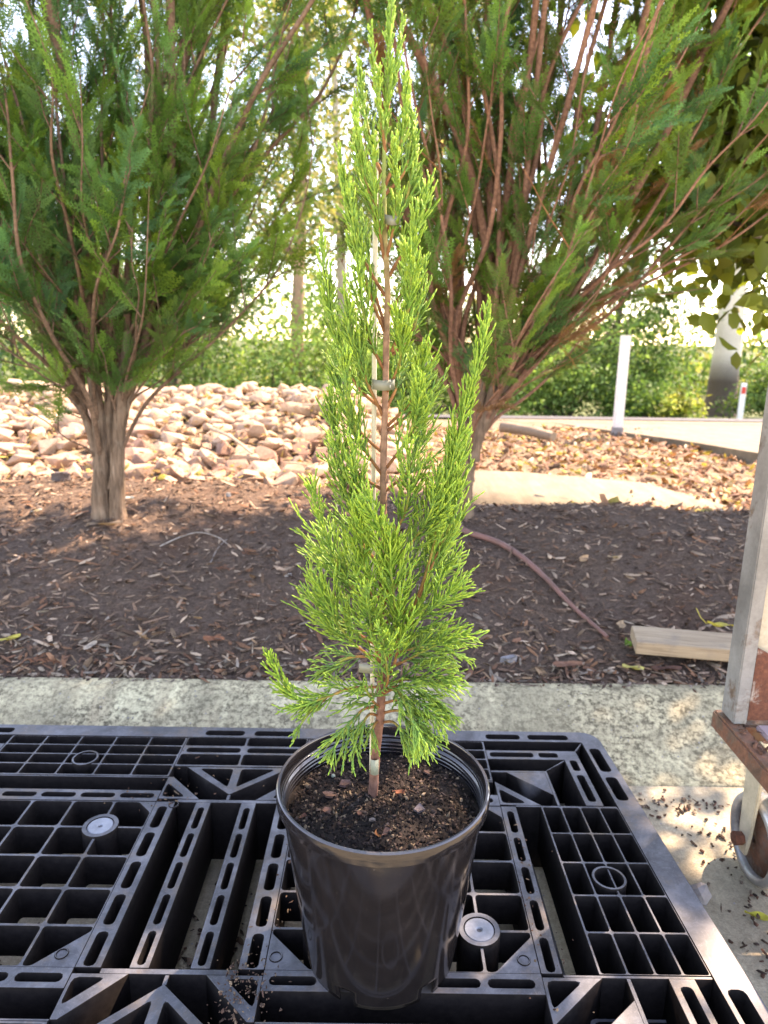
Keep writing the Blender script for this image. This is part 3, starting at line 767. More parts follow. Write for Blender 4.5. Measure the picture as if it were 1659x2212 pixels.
# ------------------------------------------------------------------ the young conifer
SY = .890
sap = thing('conifer_sapling', 'young bright green columnar conifer growing in the black pot', 'conifer', (-.011, .892, .395))
stem_px = [(805, 1722), (812, 1620), (822, 1545), (823, 1480), (824, 1300), (828, 1150), (828, 1000), (832, 870), (834, 750), (837, 620), (831, 520), (829, 400), (833, 250), (842, 100), (849, -120)]
stemP, _ = resample([at_y(x, y, SY) for x, y in stem_px], 90)
mb = MB(); ts = np.linspace(0, 1, 90)
rs = np.interp(ts, [0, .1, .4, .65, .85, 1], [.0072, .0062, .0047, .0037, .0023, .0012])
sc_ = np.stack([np.interp(ts, [0, .2, .38, .6, .70, .78, 1], v) for v in ([.17, .19, .25, .25, .24, .22, .12], [.085, .10, .145, .145, .18, .27, .22], [.06, .068, .095, .095, .08, .08, .05])], -1)
tube(mb, stemP, rs, 9, sc_, wob=.07); link('stem', mb.mesh('stem', True), M_BARK, sap)
TIP = np.array([.37, .55, .060]); MIDC = np.array([.14, .32, .045]); OLD = np.array([.055, .155, .062])
def sap_branch(pts, L2max=.06, droop=0.0, bare=.15, dens=1.0, spread=42, tint=0.0, r_=.00125, first=None, jitter=.006):
    """one branch: woody axis, side shoots, and the little cords on them"""
    P, length = resample(pts, max(12, int(np.linalg.norm(np.diff(np.asarray(pts), axis=0), axis=1).sum() / .006)))
    n = len(P); T = nrm(np.gradient(P, axis=0)); t = np.linspace(0, 1, n)
    woody = mbw = MB()
    wc = np.stack([np.interp(t, [0, .25, .5, 1], v) for v in ([.20, .23, .20, .10], [.085, .12, .25, .20], [.04, .045, .05, .04])], -1)
    tube(mbw, P, np.interp(t, [0, 1], [.0023, .0009]), 5, wc)
    mb = MB()
    m = int(length / .0064 * dens)
    u = np.sort(np.clip(RNG.uniform(bare, .985, m), 0, 1)); idx = np.clip((u * (n - 1)).astype(int), 0, n - 1)
    p0 = P[idx]; tt = T[idx]
    az = (np.arange(m) * 2.4) + RNG.uniform(-.5, .5, m)
    ref = np.cross(tt, [0.25, .95, .15]); ref = nrm(ref); ref2 = np.cross(tt, ref)
    rad = np.cos(az)[:, None] * ref + .8 * np.sin(az)[:, None] * ref2
    ang = np.radians(spread + RNG.normal(0, 7, m)) * (1 - .35 * u)
    D = nrm(tt * np.cos(ang)[:, None] + rad * np.sin(ang)[:, None])
    sh = np.interp(u, [0, bare, bare + .12, .6, .85, 1], [.5, .6, 1, .8, .5, .28])
    L2 = L2max * sh * RNG.uniform(.7, 1.2, m)
    Bd = np.zeros((m, 3)); Bd[:, 2] = .22 - droop
    Bd += tt * .25 * (1 - droop)
    lo = OLD * (1 - tint) + MIDC * tint; base = lo[None] * (1 + RNG.normal(0, .12, (m, 1))); 
    k = u[:, None] * .55
    base = base * (1 - k) + MIDC[None] * k
    tip = TIP[None] * (.62 + .45 * u[:, None]) * (1 + RNG.normal(0, .12, (m, 1)))
    cords(mb, p0, D, L2, np.full(m, r_) * (1 + .25 * u), Bd, base, tip, 9, 3)
    # third order cords, several along every side shoot
    k3 = np.maximum(2, (L2 / .0062).astype(int)); tot = int(k3.sum())
    own = np.repeat(np.arange(m), k3); q = (np.concatenate([np.arange(c) for c in k3]) + RNG.uniform(.2, .8, tot)) / k3[own]
    q = .12 + .86 * q
    P3 = p0[own] + D[own] * (L2[own] * q)[:, None] + Bd[own] * (L2[own] * q * q)[:, None]
    T3 = nrm(D[own] + 2 * Bd[own] * q[:, None])
    side = nrm(np.cross(T3, nrm(rad[own] + RNG.normal(0, .5, (tot, 3))))) * np.where(np.arange(tot) % 2 == 0, 1, -1)[:, None]
    a3 = np.radians(RNG.normal(36, 7, tot)); D3 = nrm(T3 * np.cos(a3)[:, None] + side * np.sin(a3)[:, None])
    L3 = (.006 + .30 * L2[own] * (1 - .65 * q)) * RNG.uniform(.6, 1.2, tot)
    B3 = .3 * T3 + np.array([0, 0, .10 - .6 * droop])
    c3 = base[own] * RNG.uniform(.85, 1.15, (tot, 1)); t3 = (tip[own] * .75 + MIDC * .25) * RNG.uniform(.8, 1.2, (tot, 1))
    cords(mb, P3, D3, L3, np.full(tot, r_ * .95), B3, c3, t3, 6, 3)
    b = link('branch', mbw.mesh('branch', True), M_BARK, sap)
    f = link('foliage', mb.mesh('foliage', True), M_FOL); f.parent = b
def B(px, dy=0.0, **kw):
    k_ = float(np.interp(px[-1][1], [100, 420, 800, 1200, 1500], [.60, .72, .84, .92, 1.0])); kw['L2max'] = kw.get('L2max', .06) * k_
    kw['spread'] = kw.get('spread', 42) - (5 if px[-1][1] < 900 else 0)
    if px[-1][1] < 900:
        px = [(x + (831 - x) * .10 * i_ / len(px), y) for i_, (x, y) in enumerate(px)]
    """px: display points from the stem to the tip; dy: how far the tip leans to (-) or from (+) the viewer"""
    m = len(px); sap_branch([at_y(x, y, SY + dy * (k / (m - 1)) ** 1.2) for k, (x, y) in enumerate(px)], **kw)
YG = dict(tint=1.0)
# leader and upper column
B([(831, 330), (838, 160), (846, 0), (850, -150)], 0, L2max=.030, bare=.02, dens=1.5, spread=28, r_=.0016, **YG)
B([(828, 240), (808, 160), (800, 62)], -.015, L2max=.026, bare=.1, dens=1.4, spread=26, r_=.0016, tint=.8)
B([(836, 240), (858, 130), (873, 44)], .015, L2max=.028, bare=.1, dens=1.4, spread=26, r_=.0016, tint=.8)
B([(830, 390), (806, 330), (784, 230), (772, 140)], .02, L2max=.032, dens=1.3, spread=28, r_=.0016, tint=.8)
B([(833, 330), (820, 240), (815, 150)], -.03, L2max=.026, dens=1.3, spread=28, r_=.0016, tint=.7)
B([(832, 400), (862, 330), (878, 240), (876, 145)], -.02, L2max=.032, dens=1.3, spread=28, r_=.0016, tint=.8)
B([(832, 420), (875, 370), (890, 290), (883, 180)], .03, L2max=.032, dens=1.3, spread=28, r_=.0016, tint=.6)
B([(829, 470), (790, 400), (768, 300), (761, 210)], -.02, L2max=.036, dens=1.2, spread=30, r_=.0016, **YG)
B([(829, 520), (800, 440), (775, 350), (763, 262)], .03, L2max=.036, dens=1.2, spread=30, r_=.0015, tint=.6)
B([(832, 500), (872, 450), (894, 360), (899, 252)], .02, L2max=.038, dens=1.2, spread=30, r_=.0016, tint=.6)
B([(830, 560), (815, 470), (806, 380), (806, 300)], -.05, L2max=.034, dens=1.2, spread=30, r_=.0015, tint=.8)
B([(834, 560), (855, 470), (858, 380), (852, 300)], -.05, L2max=.034, dens=1.2, spread=30, r_=.0015, tint=.7)
# middle column, left
B([(832, 640), (785, 560), (745, 430), (726, 330)], 0, L2max=.042, dens=1.15, spread=32, r_=.0015, tint=.9)
B([(832, 720), (800, 640), (765, 520), (750, 400)], -.04, L2max=.044, dens=1.15, spread=32, r_=.0015, tint=.6)
B([(826, 885), (768, 830), (718, 720), (694, 600), (679, 498)], .01, L2max=.045, bare=.12, dens=1.1, spread=34, r_=.0015, tint=.7)
B([(830, 700), (806, 620), (790, 540), (778, 470)], .05, L2max=.042, dens=1.1, spread=34, r_=.0014, tint=.3)
B([(828, 900), (790, 820), (755, 720), (735, 610)], -.05, L2max=.050, dens=1.1, spread=34, r_=.0014, tint=.5)
B([(830, 800), (800, 740), (780, 660), (770, 560)], -.04, L2max=.046, dens=1.1, spread=34, r_=.0014, tint=.5)
B([(828, 980), (775, 930), (735, 850), (712, 760)], .04, L2max=.052, dens=1.1, spread=36, r_=.0014, tint=.2)
B([(828, 1030), (780, 960), (750, 880), (738, 770)], -.05, L2max=.052, dens=1.1, spread=36, r_=.0013, tint=.3)
B([(828, 1060), (770, 1020), (725, 950), (706, 860)], .0, L2max=.054, dens=1.1, spread=36, r_=.0013, tint=.2)
# middle column, right
B([(841, 596), (884, 520), (918, 450), (937, 384)], .01, L2max=.044, dens=1.15, spread=32, r_=.0015, tint=.8)
B([(838, 680), (875, 620), (898, 530), (906, 430)], -.04, L2max=.046, dens=1.15, spread=32, r_=.0015, tint=.7)
B([(846, 760), (880, 680), (890, 600), (875, 530)], -.06, L2max=.046, dens=1.15, spread=34, r_=.0014, tint=.7)
B([(846, 770), (890, 720), (912, 650), (921, 560)], .03, L2max=.046, dens=1.1, spread=34, r_=.0014, tint=.4)
B([(834, 850), (862, 790), (868, 730), (852, 665)], -.07, L2max=.044, dens=1.1, spread=34, r_=.0014, tint=.8)
B([(838, 920), (885, 870), (910, 800), (922, 740)], -.05, L2max=.050, dens=1.1, spread=36, r_=.0014, tint=.6)
B([(838, 930), (890, 890), (925, 840), (938, 780)], .05, L2max=.048, dens=1.1, spread=36, r_=.0013, tint=.3)
B([(836, 1010), (880, 950), (905, 890), (912, 820)], -.07, L2max=.052, dens=1.1, spread=36, r_=.0014, tint=.5)
B([(834, 1060), (880, 1020), (910, 960), (925, 890)], .03, L2max=.054, dens=1.1, spread=38, r_=.0013, tint=.2)
B([(836, 880), (856, 840), (866, 800), (870, 740)], .06, L2max=.044, dens=1.0, spread=34, r_=.0013, tint=.1)
# the long shoot reaching out to the right
B([(828, 1438), (882, 1340), (930, 1215), (962, 1080), (1000, 930), (1045, 800), (1079, 656)], -.03, L2max=.055, bare=.34, dens=1.15, spread=36, r_=.0014, tint=.8)
B([(905, 1290), (950, 1170), (985, 1030), (1010, 930)], .03, L2max=.052, bare=.1, dens=1.1, spread=36, r_=.0013, tint=.3)
B([(830, 1230), (890, 1170), (930, 1110), (945, 1020)], -.05, L2max=.06, dens=1.1, spread=40, r_=.0013, tint=.4)
B([(830, 1180), (870, 1120), (885, 1050), (880, 960)], -.07, L2max=.056, dens=1.1, spread=40, r_=.0013, tint=.4)
B([(920, 1250), (965, 1150), (985, 1090), (992, 1040)], .0, L2max=.055, bare=.1, dens=1.1, spread=40, r_=.0013, tint=.5)
# lower left sprays
B([(822, 1340), (775, 1290), (730, 1220), (695, 1135), (674, 1052)], .0, L2max=.064, bare=.2, dens=1.1, spread=42, r_=.0013, tint=.6)
B([(828, 1230), (778, 1165), (748, 1070), (725, 960)], -.02, L2max=.060, bare=.15, dens=1.1, spread=40, r_=.0013, tint=.3)
B([(826, 1200), (790, 1130), (770, 1050), (765, 960)], -.05, L2max=.056, dens=1.1, spread=40, r_=.0013, tint=.4)
B([(822, 1430), (770, 1395), (722, 1335), (690, 1258)], -.03, L2max=.066, bare=.25, dens=1.1, spread=44, r_=.0013, tint=.7)
B([(824, 1400), (760, 1360), (705, 1310), (672, 1240)], .06, L2max=.064, bare=.2, dens=1.05, spread=44, r_=.0013, tint=.1)
B([(822, 1300), (770, 1250), (720, 1200), (690, 1150)], .07, L2max=.062, bare=.2, dens=1.0, spread=42, r_=.0013, tint=.0)
# front sprays
B([(825, 1485), (856, 1420), (855, 1345), (845, 1240), (825, 1160), (788, 1062)], -.10, L2max=.064, bare=.18, dens=1.2, spread=42, r_=.0014, **YG)
B([(826, 1380), (800, 1290), (782, 1190), (772, 1092)], -.08, L2max=.058, bare=.2, dens=1.1, spread=40, r_=.0014, tint=.9)
B([(827, 1320), (840, 1260), (845, 1200), (836, 1142)], -.09, L2max=.046, bare=.2, dens=1.1, spread=38, r_=.0014, **YG)
# lower right skirt
B([(826, 1400), (890, 1350), (950, 1300), (1000, 1262)], -.02, L2max=.07, bare=.2, dens=1.1, spread=46, droop=.15, r_=.0013, tint=.4)
B([(826, 1450), (890, 1420), (950, 1390), (1008, 1370)], -.04, L2max=.07, bare=.2, dens=1.1, spread=46, droop=.25, r_=.0013, tint=.3)
B([(825, 1490), (880, 1480), (925, 1500), (955, 1540)], -.03, L2max=.066, bare=.15, dens=1.1, spread=40, droop=.45, r_=.0012, tint=.15)
B([(826, 1540), (860, 1535), (895, 1560), (925, 1600)], -.08, L2max=.050, bare=.2, dens=1.0, spread=36, droop=.5, r_=.0012, tint=.25)
B([(825, 1480), (885, 1465), (940, 1460), (985, 1470)], -.05, L2max=.066, bare=.2, dens=1.1, spread=46, droop=.35, r_=.0013, tint=.2)
B([(825, 1420), (895, 1400), (950, 1400), (995, 1415)], .05, L2max=.066, bare=.2, dens=1.0, spread=46, droop=.3, r_=.0013, tint=.1)
B([(825, 1520), (872, 1510), (915, 1530), (945, 1575)], -.06, L2max=.06, bare=.2, dens=1.0, spread=40, droop=.45, r_=.0013, tint=.2)
B([(825, 1500), (855, 1490), (880, 1530), (905, 1600)], -.09, L2max=.058, bare=.2, dens=1.0, spread=36, droop=.5, r_=.0013, tint=.3)
B([(826, 1560), (850, 1560), (875, 1590), (892, 1625)], -.05, L2max=.04, bare=.25, dens=.8, spread=34, droop=.5, r_=.0013, tint=.3)
B([(826, 1350), (890, 1310), (945, 1250), (985, 1190)], .05, L2max=.064, bare=.2, dens=1.1, spread=44, droop=.05, r_=.0013, tint=.3)
B([(828, 1290), (880, 1240), (925, 1190), (960, 1130)], .06, L2max=.062, bare=.2, dens=1.0, spread=44, droop=.0, r_=.0013, tint=.1)
B([(822, 1440), (812, 1400), (800, 1340), (795, 1270)], -.09, L2max=.056, bare=.15, dens=1.0, spread=44, droop=.1, r_=.0013, tint=.5)
B([(824, 1500), (838, 1470), (832, 1420), (822, 1360)], -.10, L2max=.052, bare=.15, dens=1.0, spread=46, droop=.2, r_=.0013, tint=.4)
B([(822, 1530), (806, 1515), (790, 1490), (772, 1470)], -.07, L2max=.044, bare=.2, dens=.9, spread=42, droop=.35, r_=.0012, tint=.2)
# lowest sprays
B([(818, 1484), (756, 1487), (705, 1506), (655, 1516), (612, 1478), (576, 1408)], -.02, L2max=.042, bare=.28, dens=1.0, spread=36, droop=.1, r_=.0014, tint=.7)
B([(705, 1506), (668, 1540), (632, 1592)], -.03, L2max=.026, bare=.1, dens=.9, spread=32, droop=.3, r_=.0013, tint=.1)
B([(818, 1500), (775, 1500), (735, 1480), (700, 1490)], .0, L2max=.045, bare=.2, dens=.8, spread=42, droop=.2, r_=.0012, tint=.1)
B([(816, 1525), (780, 1535), (745, 1580), (706, 1638)], -.06, L2max=.05, bare=.25, dens=.7, spread=38, droop=.4, r_=.0013, tint=.1)
B([(816, 1545), (795, 1545), (772, 1590), (760, 1655)], -.07, L2max=.034, bare=.25, dens=.8, spread=34, droop=.4, r_=.0013, tint=.2)
B([(818, 1560), (812, 1560), (803, 1585), (812, 1625)], -.03, L2max=.022, bare=.2, dens=.8, spread=34, droop=.4, r_=.0013, tint=.2)
B([(820, 1420), (760, 1420), (715, 1440), (680, 1455)], .04, L2max=.05, bare=.2, dens=.8, spread=42, droop=.25, r_=.0012, tint=.0)
# stake and ties
mb = MB(); a, b_ = at_y(803, 1668, SY + .012), at_y(812, 285, SY + .012)
tube(mb, np.linspace(a + (0, 0, -.05), b_, 12), .0032, 10, (.6, .56, .4))
tag(link('plant_stake', mb.mesh('plant_stake', True), M_STAKE), 'pale cream garden stake standing upright in the pot behind the stem', 'stake')
def tie(px0, px1, py0, py1, Y, label, mat=M_TIE, curl=.007, notch=False):
    mb = MB(); n = 13; V = []; q = []
    for i in range(n):
        t = i / (n - 1); dy = -curl * math.sin(math.pi * t)
        for j, y in enumerate((py0, py1)):
            V.append(at_y(px0 + (px1 - px0) * t, y + 3 * math.sin(t * 3), Y + dy))
        if i: q.append((2 * i - 2, 2 * i - 1, 2 * i + 1, 2 * i))
    mb.add(V, quads=q); o = link('plant_tie', mb.mesh('plant_tie', True), mat)
    s = o.modifiers.new('thick', 'SOLIDIFY'); s.thickness = .0007
    return tag(o, label, 'plant tie')
tie(832, 865, 463, 484, SY - .010, 'uppermost grey-green tape tie high on the sapling stem')
t2 = tie(804, 853, 819, 841, SY - .012, 'stapled grey-green tape tie joining stake and stem halfway up the sapling')
mb = MB()
for yy_ in (822, 834):
    tube(mb, [at_y(843, yy_ - 3, SY - .0195), at_y(843, yy_ + 3, SY - .0195)], .0007, 5)
link('staple', mb.mesh('staple'), M_GALV, None).parent = t2
tie(776, 808, 1334, 1356, SY - .01, 'pale green loose tape end beside the stake among the lower branches', M_TAG, .012)
tie(775, 826, 1433, 1452, SY - .012, 'olive tape tie round stake and stem just above the kerb line', M_TIE)
tie(800, 818, 1640, 1672, SY - .008, 'pale green tape wrapped round the foot of the stem above the potting mix', M_TAG, .009)

# ------------------------------------------------------------------ frond foliage for the big conifers
def frond_template(n, subs):
    V = []; T = []; W = []
    def tri(a, b, c, w):
        k = len(V); V.extend([a, b, c]); W.extend(w); T.append((k, k + 1, k + 2))
    tri((0, -.010, 0), (0, .010, 0), (1.0, 0, 0), (0, 0, 1))
    fat = 1 if subs else 4.0
    for i in range(n):
        t = .08 + .88 * i / (n - 1); ln = .42 * (1 - .70 * t) * (.6 + .4 * min(1, t * 4)); an = R(40 - 10 * t)
        for s in (-1, 1):
            d = np.array([math.cos(an), s * math.sin(an), .10 * (1 if i % 2 else -1)]); b0 = np.array([t + (.015 if s > 0 else 0), 0, -.10 * t * t])
            nv = np.array([-d[1], d[0], 0]); e = b0 + d * ln
            tri(tuple(b0 - nv * .022 * fat), tuple(b0 + nv * .022 * fat), tuple(e), (t * .6, t * .6, t * .6 + .4))
            for q in subs:
                for s2 in (-1, 1):
                    c0 = b0 + d * ln * q; a2 = an * s + s2 * R(38); l2 = ln * .75 * (1.1 - q)
                    dd = np.array([math.cos(a2), math.sin(a2), d[2]]); nn = np.array([-dd[1], dd[0], 0])
                    tri(tuple(c0 - nn * .020), tuple(c0 + nn * .020), tuple(c0 + dd * l2), (t * .6 + .3 * q, t * .6 + .3 * q, t * .6 + .4))
    V = np.array(V); V[:, 2] -= .12 * V[:, 0] ** 2
    return V, np.array(T), np.clip(np.array(W), 0, 1)
FROND = frond_template(8, (.42,)); FROND_LOW = frond_template(4, ())
def emit_fronds(mb, P, A, Nn, sc, c0, c1, tmpl=None):
    if len(P) == 0: return
    FV, FT, FW = tmpl or FROND
    n = len(P); A = nrm(A); Sd = nrm(np.cross(Nn, A)); Nn = np.cross(A, Sd)
    V = P[:, None] + sc[:, None, None] * (FV[None, :, 0:1] * A[:, None] + FV[None, :, 1:2] * Sd[:, None] + FV[None, :, 2:3] * Nn[:, None])
    T = (np.arange(n) * len(FV))[:, None, None] + FT[None]
    w_ = (FW ** 1.3)[None, :, None]
    mb.add(V, tris=T, col=c0[:, None] * (1 - w_) + c1[:, None] * w_)
def grow(base, trunks, n, h, tilt, r, seed, lo=.25, hi=.95, side=0.0, depth=1.0):
    """n limbs leaving the trunk stems: h = length range, tilt = range of degrees off vertical"""
    rng = np.random.default_rng(seed); out = []
    for k in range(n):
        phi = (k + rng.uniform(0, .8)) * 2.39996; dx = math.cos(phi) + side; dy = math.sin(phi) * depth
        m = math.hypot(dx, dy); dx, dy = dx / m, dy / m
        j = min(range(len(trunks)), key=lambda q: abs((trunks[q][-1][0] - trunks[q][0][0]) * 4 - dx + rng.uniform(-.6, .6)))
        P, _ = resample(trunks[j], 30); f = rng.uniform(lo, hi); p = P[int(f * 29)]
        L = rng.uniform(*h); th = R(rng.uniform(*tilt)); pts = [p]; d0 = P[min(29, int(f * 29) + 2)] - P[max(0, int(f * 29) - 2)]; d0 = d0 / np.linalg.norm(d0)
        for q in range(1, 7):
            u = q / 6; th2 = th * (1.15 - .55 * u)
            d = np.array([math.sin(th2) * dx, math.sin(th2) * dy, math.cos(th2)]) + rng.normal(0, .13, 3) * np.array([1, 1, .4])
            if q == 1: d = d * .6 + d0 * .5
            pts.append(pts[-1] + d / np.linalg.norm(d) * L / 6)
        out.append((pts, r * rng.uniform(.7, 1.4) * (L / h[1]) ** .5, rng.uniform(.06, .22)))
    return out
def big_conifer(label, base, stems, n_sec, frond, pal, trunkpts, trunk_r, seed, dead=0.0, twigcol=(.15, .10, .07), nfr=19, thin=None):
    global RNG
    RNG = np.random.default_rng(seed)
    root = thing('conifer_tree', label, 'conifer tree', tuple(base))
    mb = MB()
    for pts, r in zip(trunkpts, trunk_r):
        P, _ = resample(pts, 26); t = np.linspace(0, 1, 26)
        cc = np.array([.17, .118, .082])[None] * (1 + RNG.normal(0, .12, (26, 1)))
        tube(mb, P, np.interp(t, [0, .10, .25, 1], [r[0] * 1.75, r[0] * 1.10, r[0], r[1]]), 12, cc, wob=.10)
    link('trunk', mb.mesh('trunk', True), M_TRUNK, root)
    crown = MB(); twigs = MB()
    for pts, r, lz in stems:
        P, ln = resample(pts, 40); T = nrm(np.gradient(P, axis=0)); t = np.linspace(0, 1, 40)
        mbl = MB(); cc = np.array(twigcol)[None] * np.interp(t, [0, 1], [.85, 1.15])[:, None] * (1 + RNG.normal(0, .12, (40, 1)))
        tube(mbl, P, np.interp(t, [0, .5, 1], [r, r * .6, r * .15]), 7, cc, wob=.08)
        link('limb', mbl.mesh('limb', True), M_BARK, root)
        m = int(n_sec * ln)
        u = lz + (1 - lz) * np.sort(RNG.uniform(0, 1, m)) ** .85
        for k in range(m):
            i = min(39, int(u[k] * 39)); p = P[i]; tt = T[i]
            az = RNG.uniform(0, 2 * math.pi); a = nrm(np.cross(tt, [.2, .9, .3])); b = np.cross(tt, a)
            out = math.cos(az) * a + math.sin(az) * b
            d = nrm(tt * .60 + out * RNG.uniform(.35, .95) + np.array([0, 0, .42]))
            sl_ = RNG.uniform(.16, .46) * (1.1 - .5 * u[k])
            e = p + d * sl_
            if thin is not None and RNG.uniform() < thin(e): continue
            q = np.linspace(0, 1, 6); C = p + d * (sl_ * q)[:, None] + np.array([0, 0, .10 * sl_]) * (q ** 2)[:, None] + RNG.normal(0, .006, (6, 3)) * q[:, None]
            isdead = RNG.uniform() < dead
            tube(twigs, C, np.linspace(.0036, .0013, 6), 3, np.array((.26, .12, .06) if isdead else twigcol) * RNG.uniform(.8, 1.3), cap=False)
            high = p[2] > 2.2 + .25 * (p[1] - 2.8)
            nf = 10 if high else nfr; f = np.linspace(.10, 1, nf) + RNG.uniform(-.02, .02, nf); f = np.clip(f, 0, 1)
            fp = np.stack([np.interp(f, q, C[:, x]) for x in range(3)], -1)
            sgn = np.where(np.arange(nf) % 2 == 0, 1, -1)[:, None]
            sd_ = nrm(np.cross(d, [0, 0, 1]) + RNG.normal(0, .35, 3)); up_ = np.cross(sd_, d)
            A = nrm(d[None] * .9 + sgn * sd_[None] * RNG.uniform(.45, .85, (nf, 1)) * (1.1 - .5 * f)[:, None] + RNG.normal(0, .17, (nf, 3)) + np.array([0, 0, .12]))
            A[-1] = d
            Nn = nrm(RNG.normal(0, 1, (nf, 3)) * .45 + up_[None])
            sc = frond * RNG.uniform(.75, 1.2, nf) * (1.25 - .55 * f) * (sl_ / .32) ** .5 * (2.3 if high else 1)
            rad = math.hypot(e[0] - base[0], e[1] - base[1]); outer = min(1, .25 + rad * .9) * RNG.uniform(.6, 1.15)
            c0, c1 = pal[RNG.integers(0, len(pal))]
            if RNG.uniform() < .26 * outer * (1.4 if e[1] < base[1] else .7): c0, c1 = (.085, .18, .03), (.30, .45, .055); sc = sc * 1.15  # bright new growth, coloured more often on the near side as if front-lit
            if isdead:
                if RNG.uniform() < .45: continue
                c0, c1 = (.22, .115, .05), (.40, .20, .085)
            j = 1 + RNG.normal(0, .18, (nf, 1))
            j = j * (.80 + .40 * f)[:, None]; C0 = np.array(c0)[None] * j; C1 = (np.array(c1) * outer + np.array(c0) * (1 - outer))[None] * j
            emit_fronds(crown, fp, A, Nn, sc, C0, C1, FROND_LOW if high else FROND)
    tag(link('twigs', twigs.mesh('twigs'), M_BARK, root), kind='stuff')
    link('crown', crown.mesh('crown'), M_FROND, root)
    return root
PAL = [((.080, .19, .044), (.21, .43, .065)), ((.060, .165, .065), (.13, .32, .11)), ((.095, .21, .040), (.28, .49, .06)), ((.070, .175, .046), (.16, .36, .065)), ((.075, .17, .055), (.17, .35, .09)), ((.085, .16, .045), (.21, .35, .06))]
def gaps(p):
    """shoots grow in clumps: thinner cells between them let the light through"""
    k = math.sin(p[0] * 9.1 + 1.3 * math.sin(p[2] * 5.3)) + math.sin(p[1] * 8.3 + 2 * math.sin(p[0] * 4.1)) + math.sin(p[2] * 7.7 + 1.7 * math.sin(p[1] * 6.1))
    if p[2] > 2.25: return 0.0
    return .78 if k < -.35 else (.38 if k < .3 else .05)
LT = hit(236, 1118)
def loc(Pw, pts): return [np.array(Pw) + np.array(p) for p in pts]
tr = [loc(LT, [(-.026, 0, -.06), (-.026, 0, .06), (-.016, .01, .22), (-.020, .02, .42), (-.040, .03, .72)]),
      loc(LT, [(.040, -.005, -.06), (.040, -.005, .06), (.050, .0, .22), (.072, .01, .42), (.130, .0, .72)]),
      loc(LT, [(.01, .03, .12), (.016, .03, .30), (.030, .04, .52), (.045, .06, .80)]),
      loc(LT, [(-.030, .01, .26), (-.070, .01, .42), (-.115, .0, .62)]), loc(LT, [(.055, .02, .30), (.10, .03, .46), (.19, .04, .68)])]
stems = grow(LT, tr, 34, (1.3, 2.3), (5, 40), .0125, 3, .35, 1.0, side=.15) + grow(LT, tr, 24, (.8, 1.5), (28, 62), .008, 9, .35, 1.0, side=.2) + grow(LT, tr, 34, (.4, 1.0), (30, 66), .0055, 4, .28, 1.0, side=.1) + grow(LT, tr, 14, (3.0, 4.6), (4, 22), .015, 6, .6, 1.0)
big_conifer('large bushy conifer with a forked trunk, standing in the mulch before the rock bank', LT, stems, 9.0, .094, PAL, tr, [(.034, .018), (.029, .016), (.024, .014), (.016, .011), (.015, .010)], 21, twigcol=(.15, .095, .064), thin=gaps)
RT = hit(1004, 1118); RT[1] += .02
tr = [loc(RT, [(0, 0, -.06), (-.004, 0, .10), (.010, 0, .28), (.04, .0, .46), (.075, .02, .72)]), loc(RT, [(.004, .02, .15), (.0, .03, .32), (-.035, .05, .52), (-.06, .06, .75)]),
      loc(RT, [(.02, 0, .25), (.07, .0, .40), (.16, -.02, .58), (.26, -.05, .78)]), loc(RT, [(.02, -.01, .25), (.07, -.02, .44), (.12, -.04, .74)])]
stems = grow(RT, tr, 32, (1.4, 2.4), (5, 42), .013, 13, .3, 1.0, side=.3) + grow(RT, tr, 30, (1.0, 1.8), (34, 70), .009, 14, .4, 1.0, side=.75) + grow(RT, tr, 30, (.4, 1.0), (30, 68), .006, 15, .28, 1.0, side=.45) + grow(RT, tr, 18, (2.8, 4.6), (5, 32), .015, 16, .5, 1.0, side=.35)
def hole(p):
    """thinner foliage in the lower inner part, where the sky shows through"""
    u = (p[0] - RT[0] - .35) / .42; v = (p[2] - RT[2] - 1.25) / .55
    return max(gaps(p), .55 * math.exp(-(u * u + v * v)))
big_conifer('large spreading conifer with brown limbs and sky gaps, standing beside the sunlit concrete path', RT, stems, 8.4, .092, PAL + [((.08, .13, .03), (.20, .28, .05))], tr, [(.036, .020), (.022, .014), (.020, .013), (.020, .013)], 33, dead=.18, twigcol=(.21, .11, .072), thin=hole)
RNG = np.random.default_rng(77)

# ------------------------------------------------------------------ leaves and far trees
LVt = np.array([(0, 0, 0), (.3, .26, .06), (.65, .24, .05), (1, 0, -.12), (.65, -.24, .05), (.3, -.26, .06), (.35, 0, -.02), (.7, 0, -.04)])
LTt = np.array([(0, 6, 1), (1, 6, 2), (6, 7, 2), (2, 7, 3), (0, 5, 6), (5, 4, 6), (6, 4, 7), (4, 3, 7)])
def emit_leaves(mb, P, A, sc, col):
    n = len(P); A = nrm(A); Sd = nrm(np.cross(A, RNG.normal(size=(n, 3)))); Nn = np.cross(A, Sd)
    V = P[:, None] + sc[:, None, None] * (LVt[None, :, 0:1] * A[:, None] + LVt[None, :, 1:2] * Sd[:, None] + LVt[None, :, 2:3] * Nn[:, None])
    mb.add(V, tris=(np.arange(n) * 8)[:, None, None] + LTt[None], col=np.repeat(col, 8, axis=0))
def emit_flakes(mb, P, sc, col):
    n = len(P); A = nrm(RNG.normal(size=(n, 3))); Sd = nrm(np.cross(A, RNG.normal(size=(n, 3))))
    q = np.array([(-.5, 0), (0, .24), (.5, 0), (0, -.24)])
    V = P[:, None] + sc[:, None, None] * (q[None, :, 0:1] * A[:, None] + q[None, :, 1:2] * Sd[:, None])
    mb.add(V, quads=(np.arange(n) * 4)[:, None] + np.arange(4)[None], col=np.repeat(col, 4, axis=0))
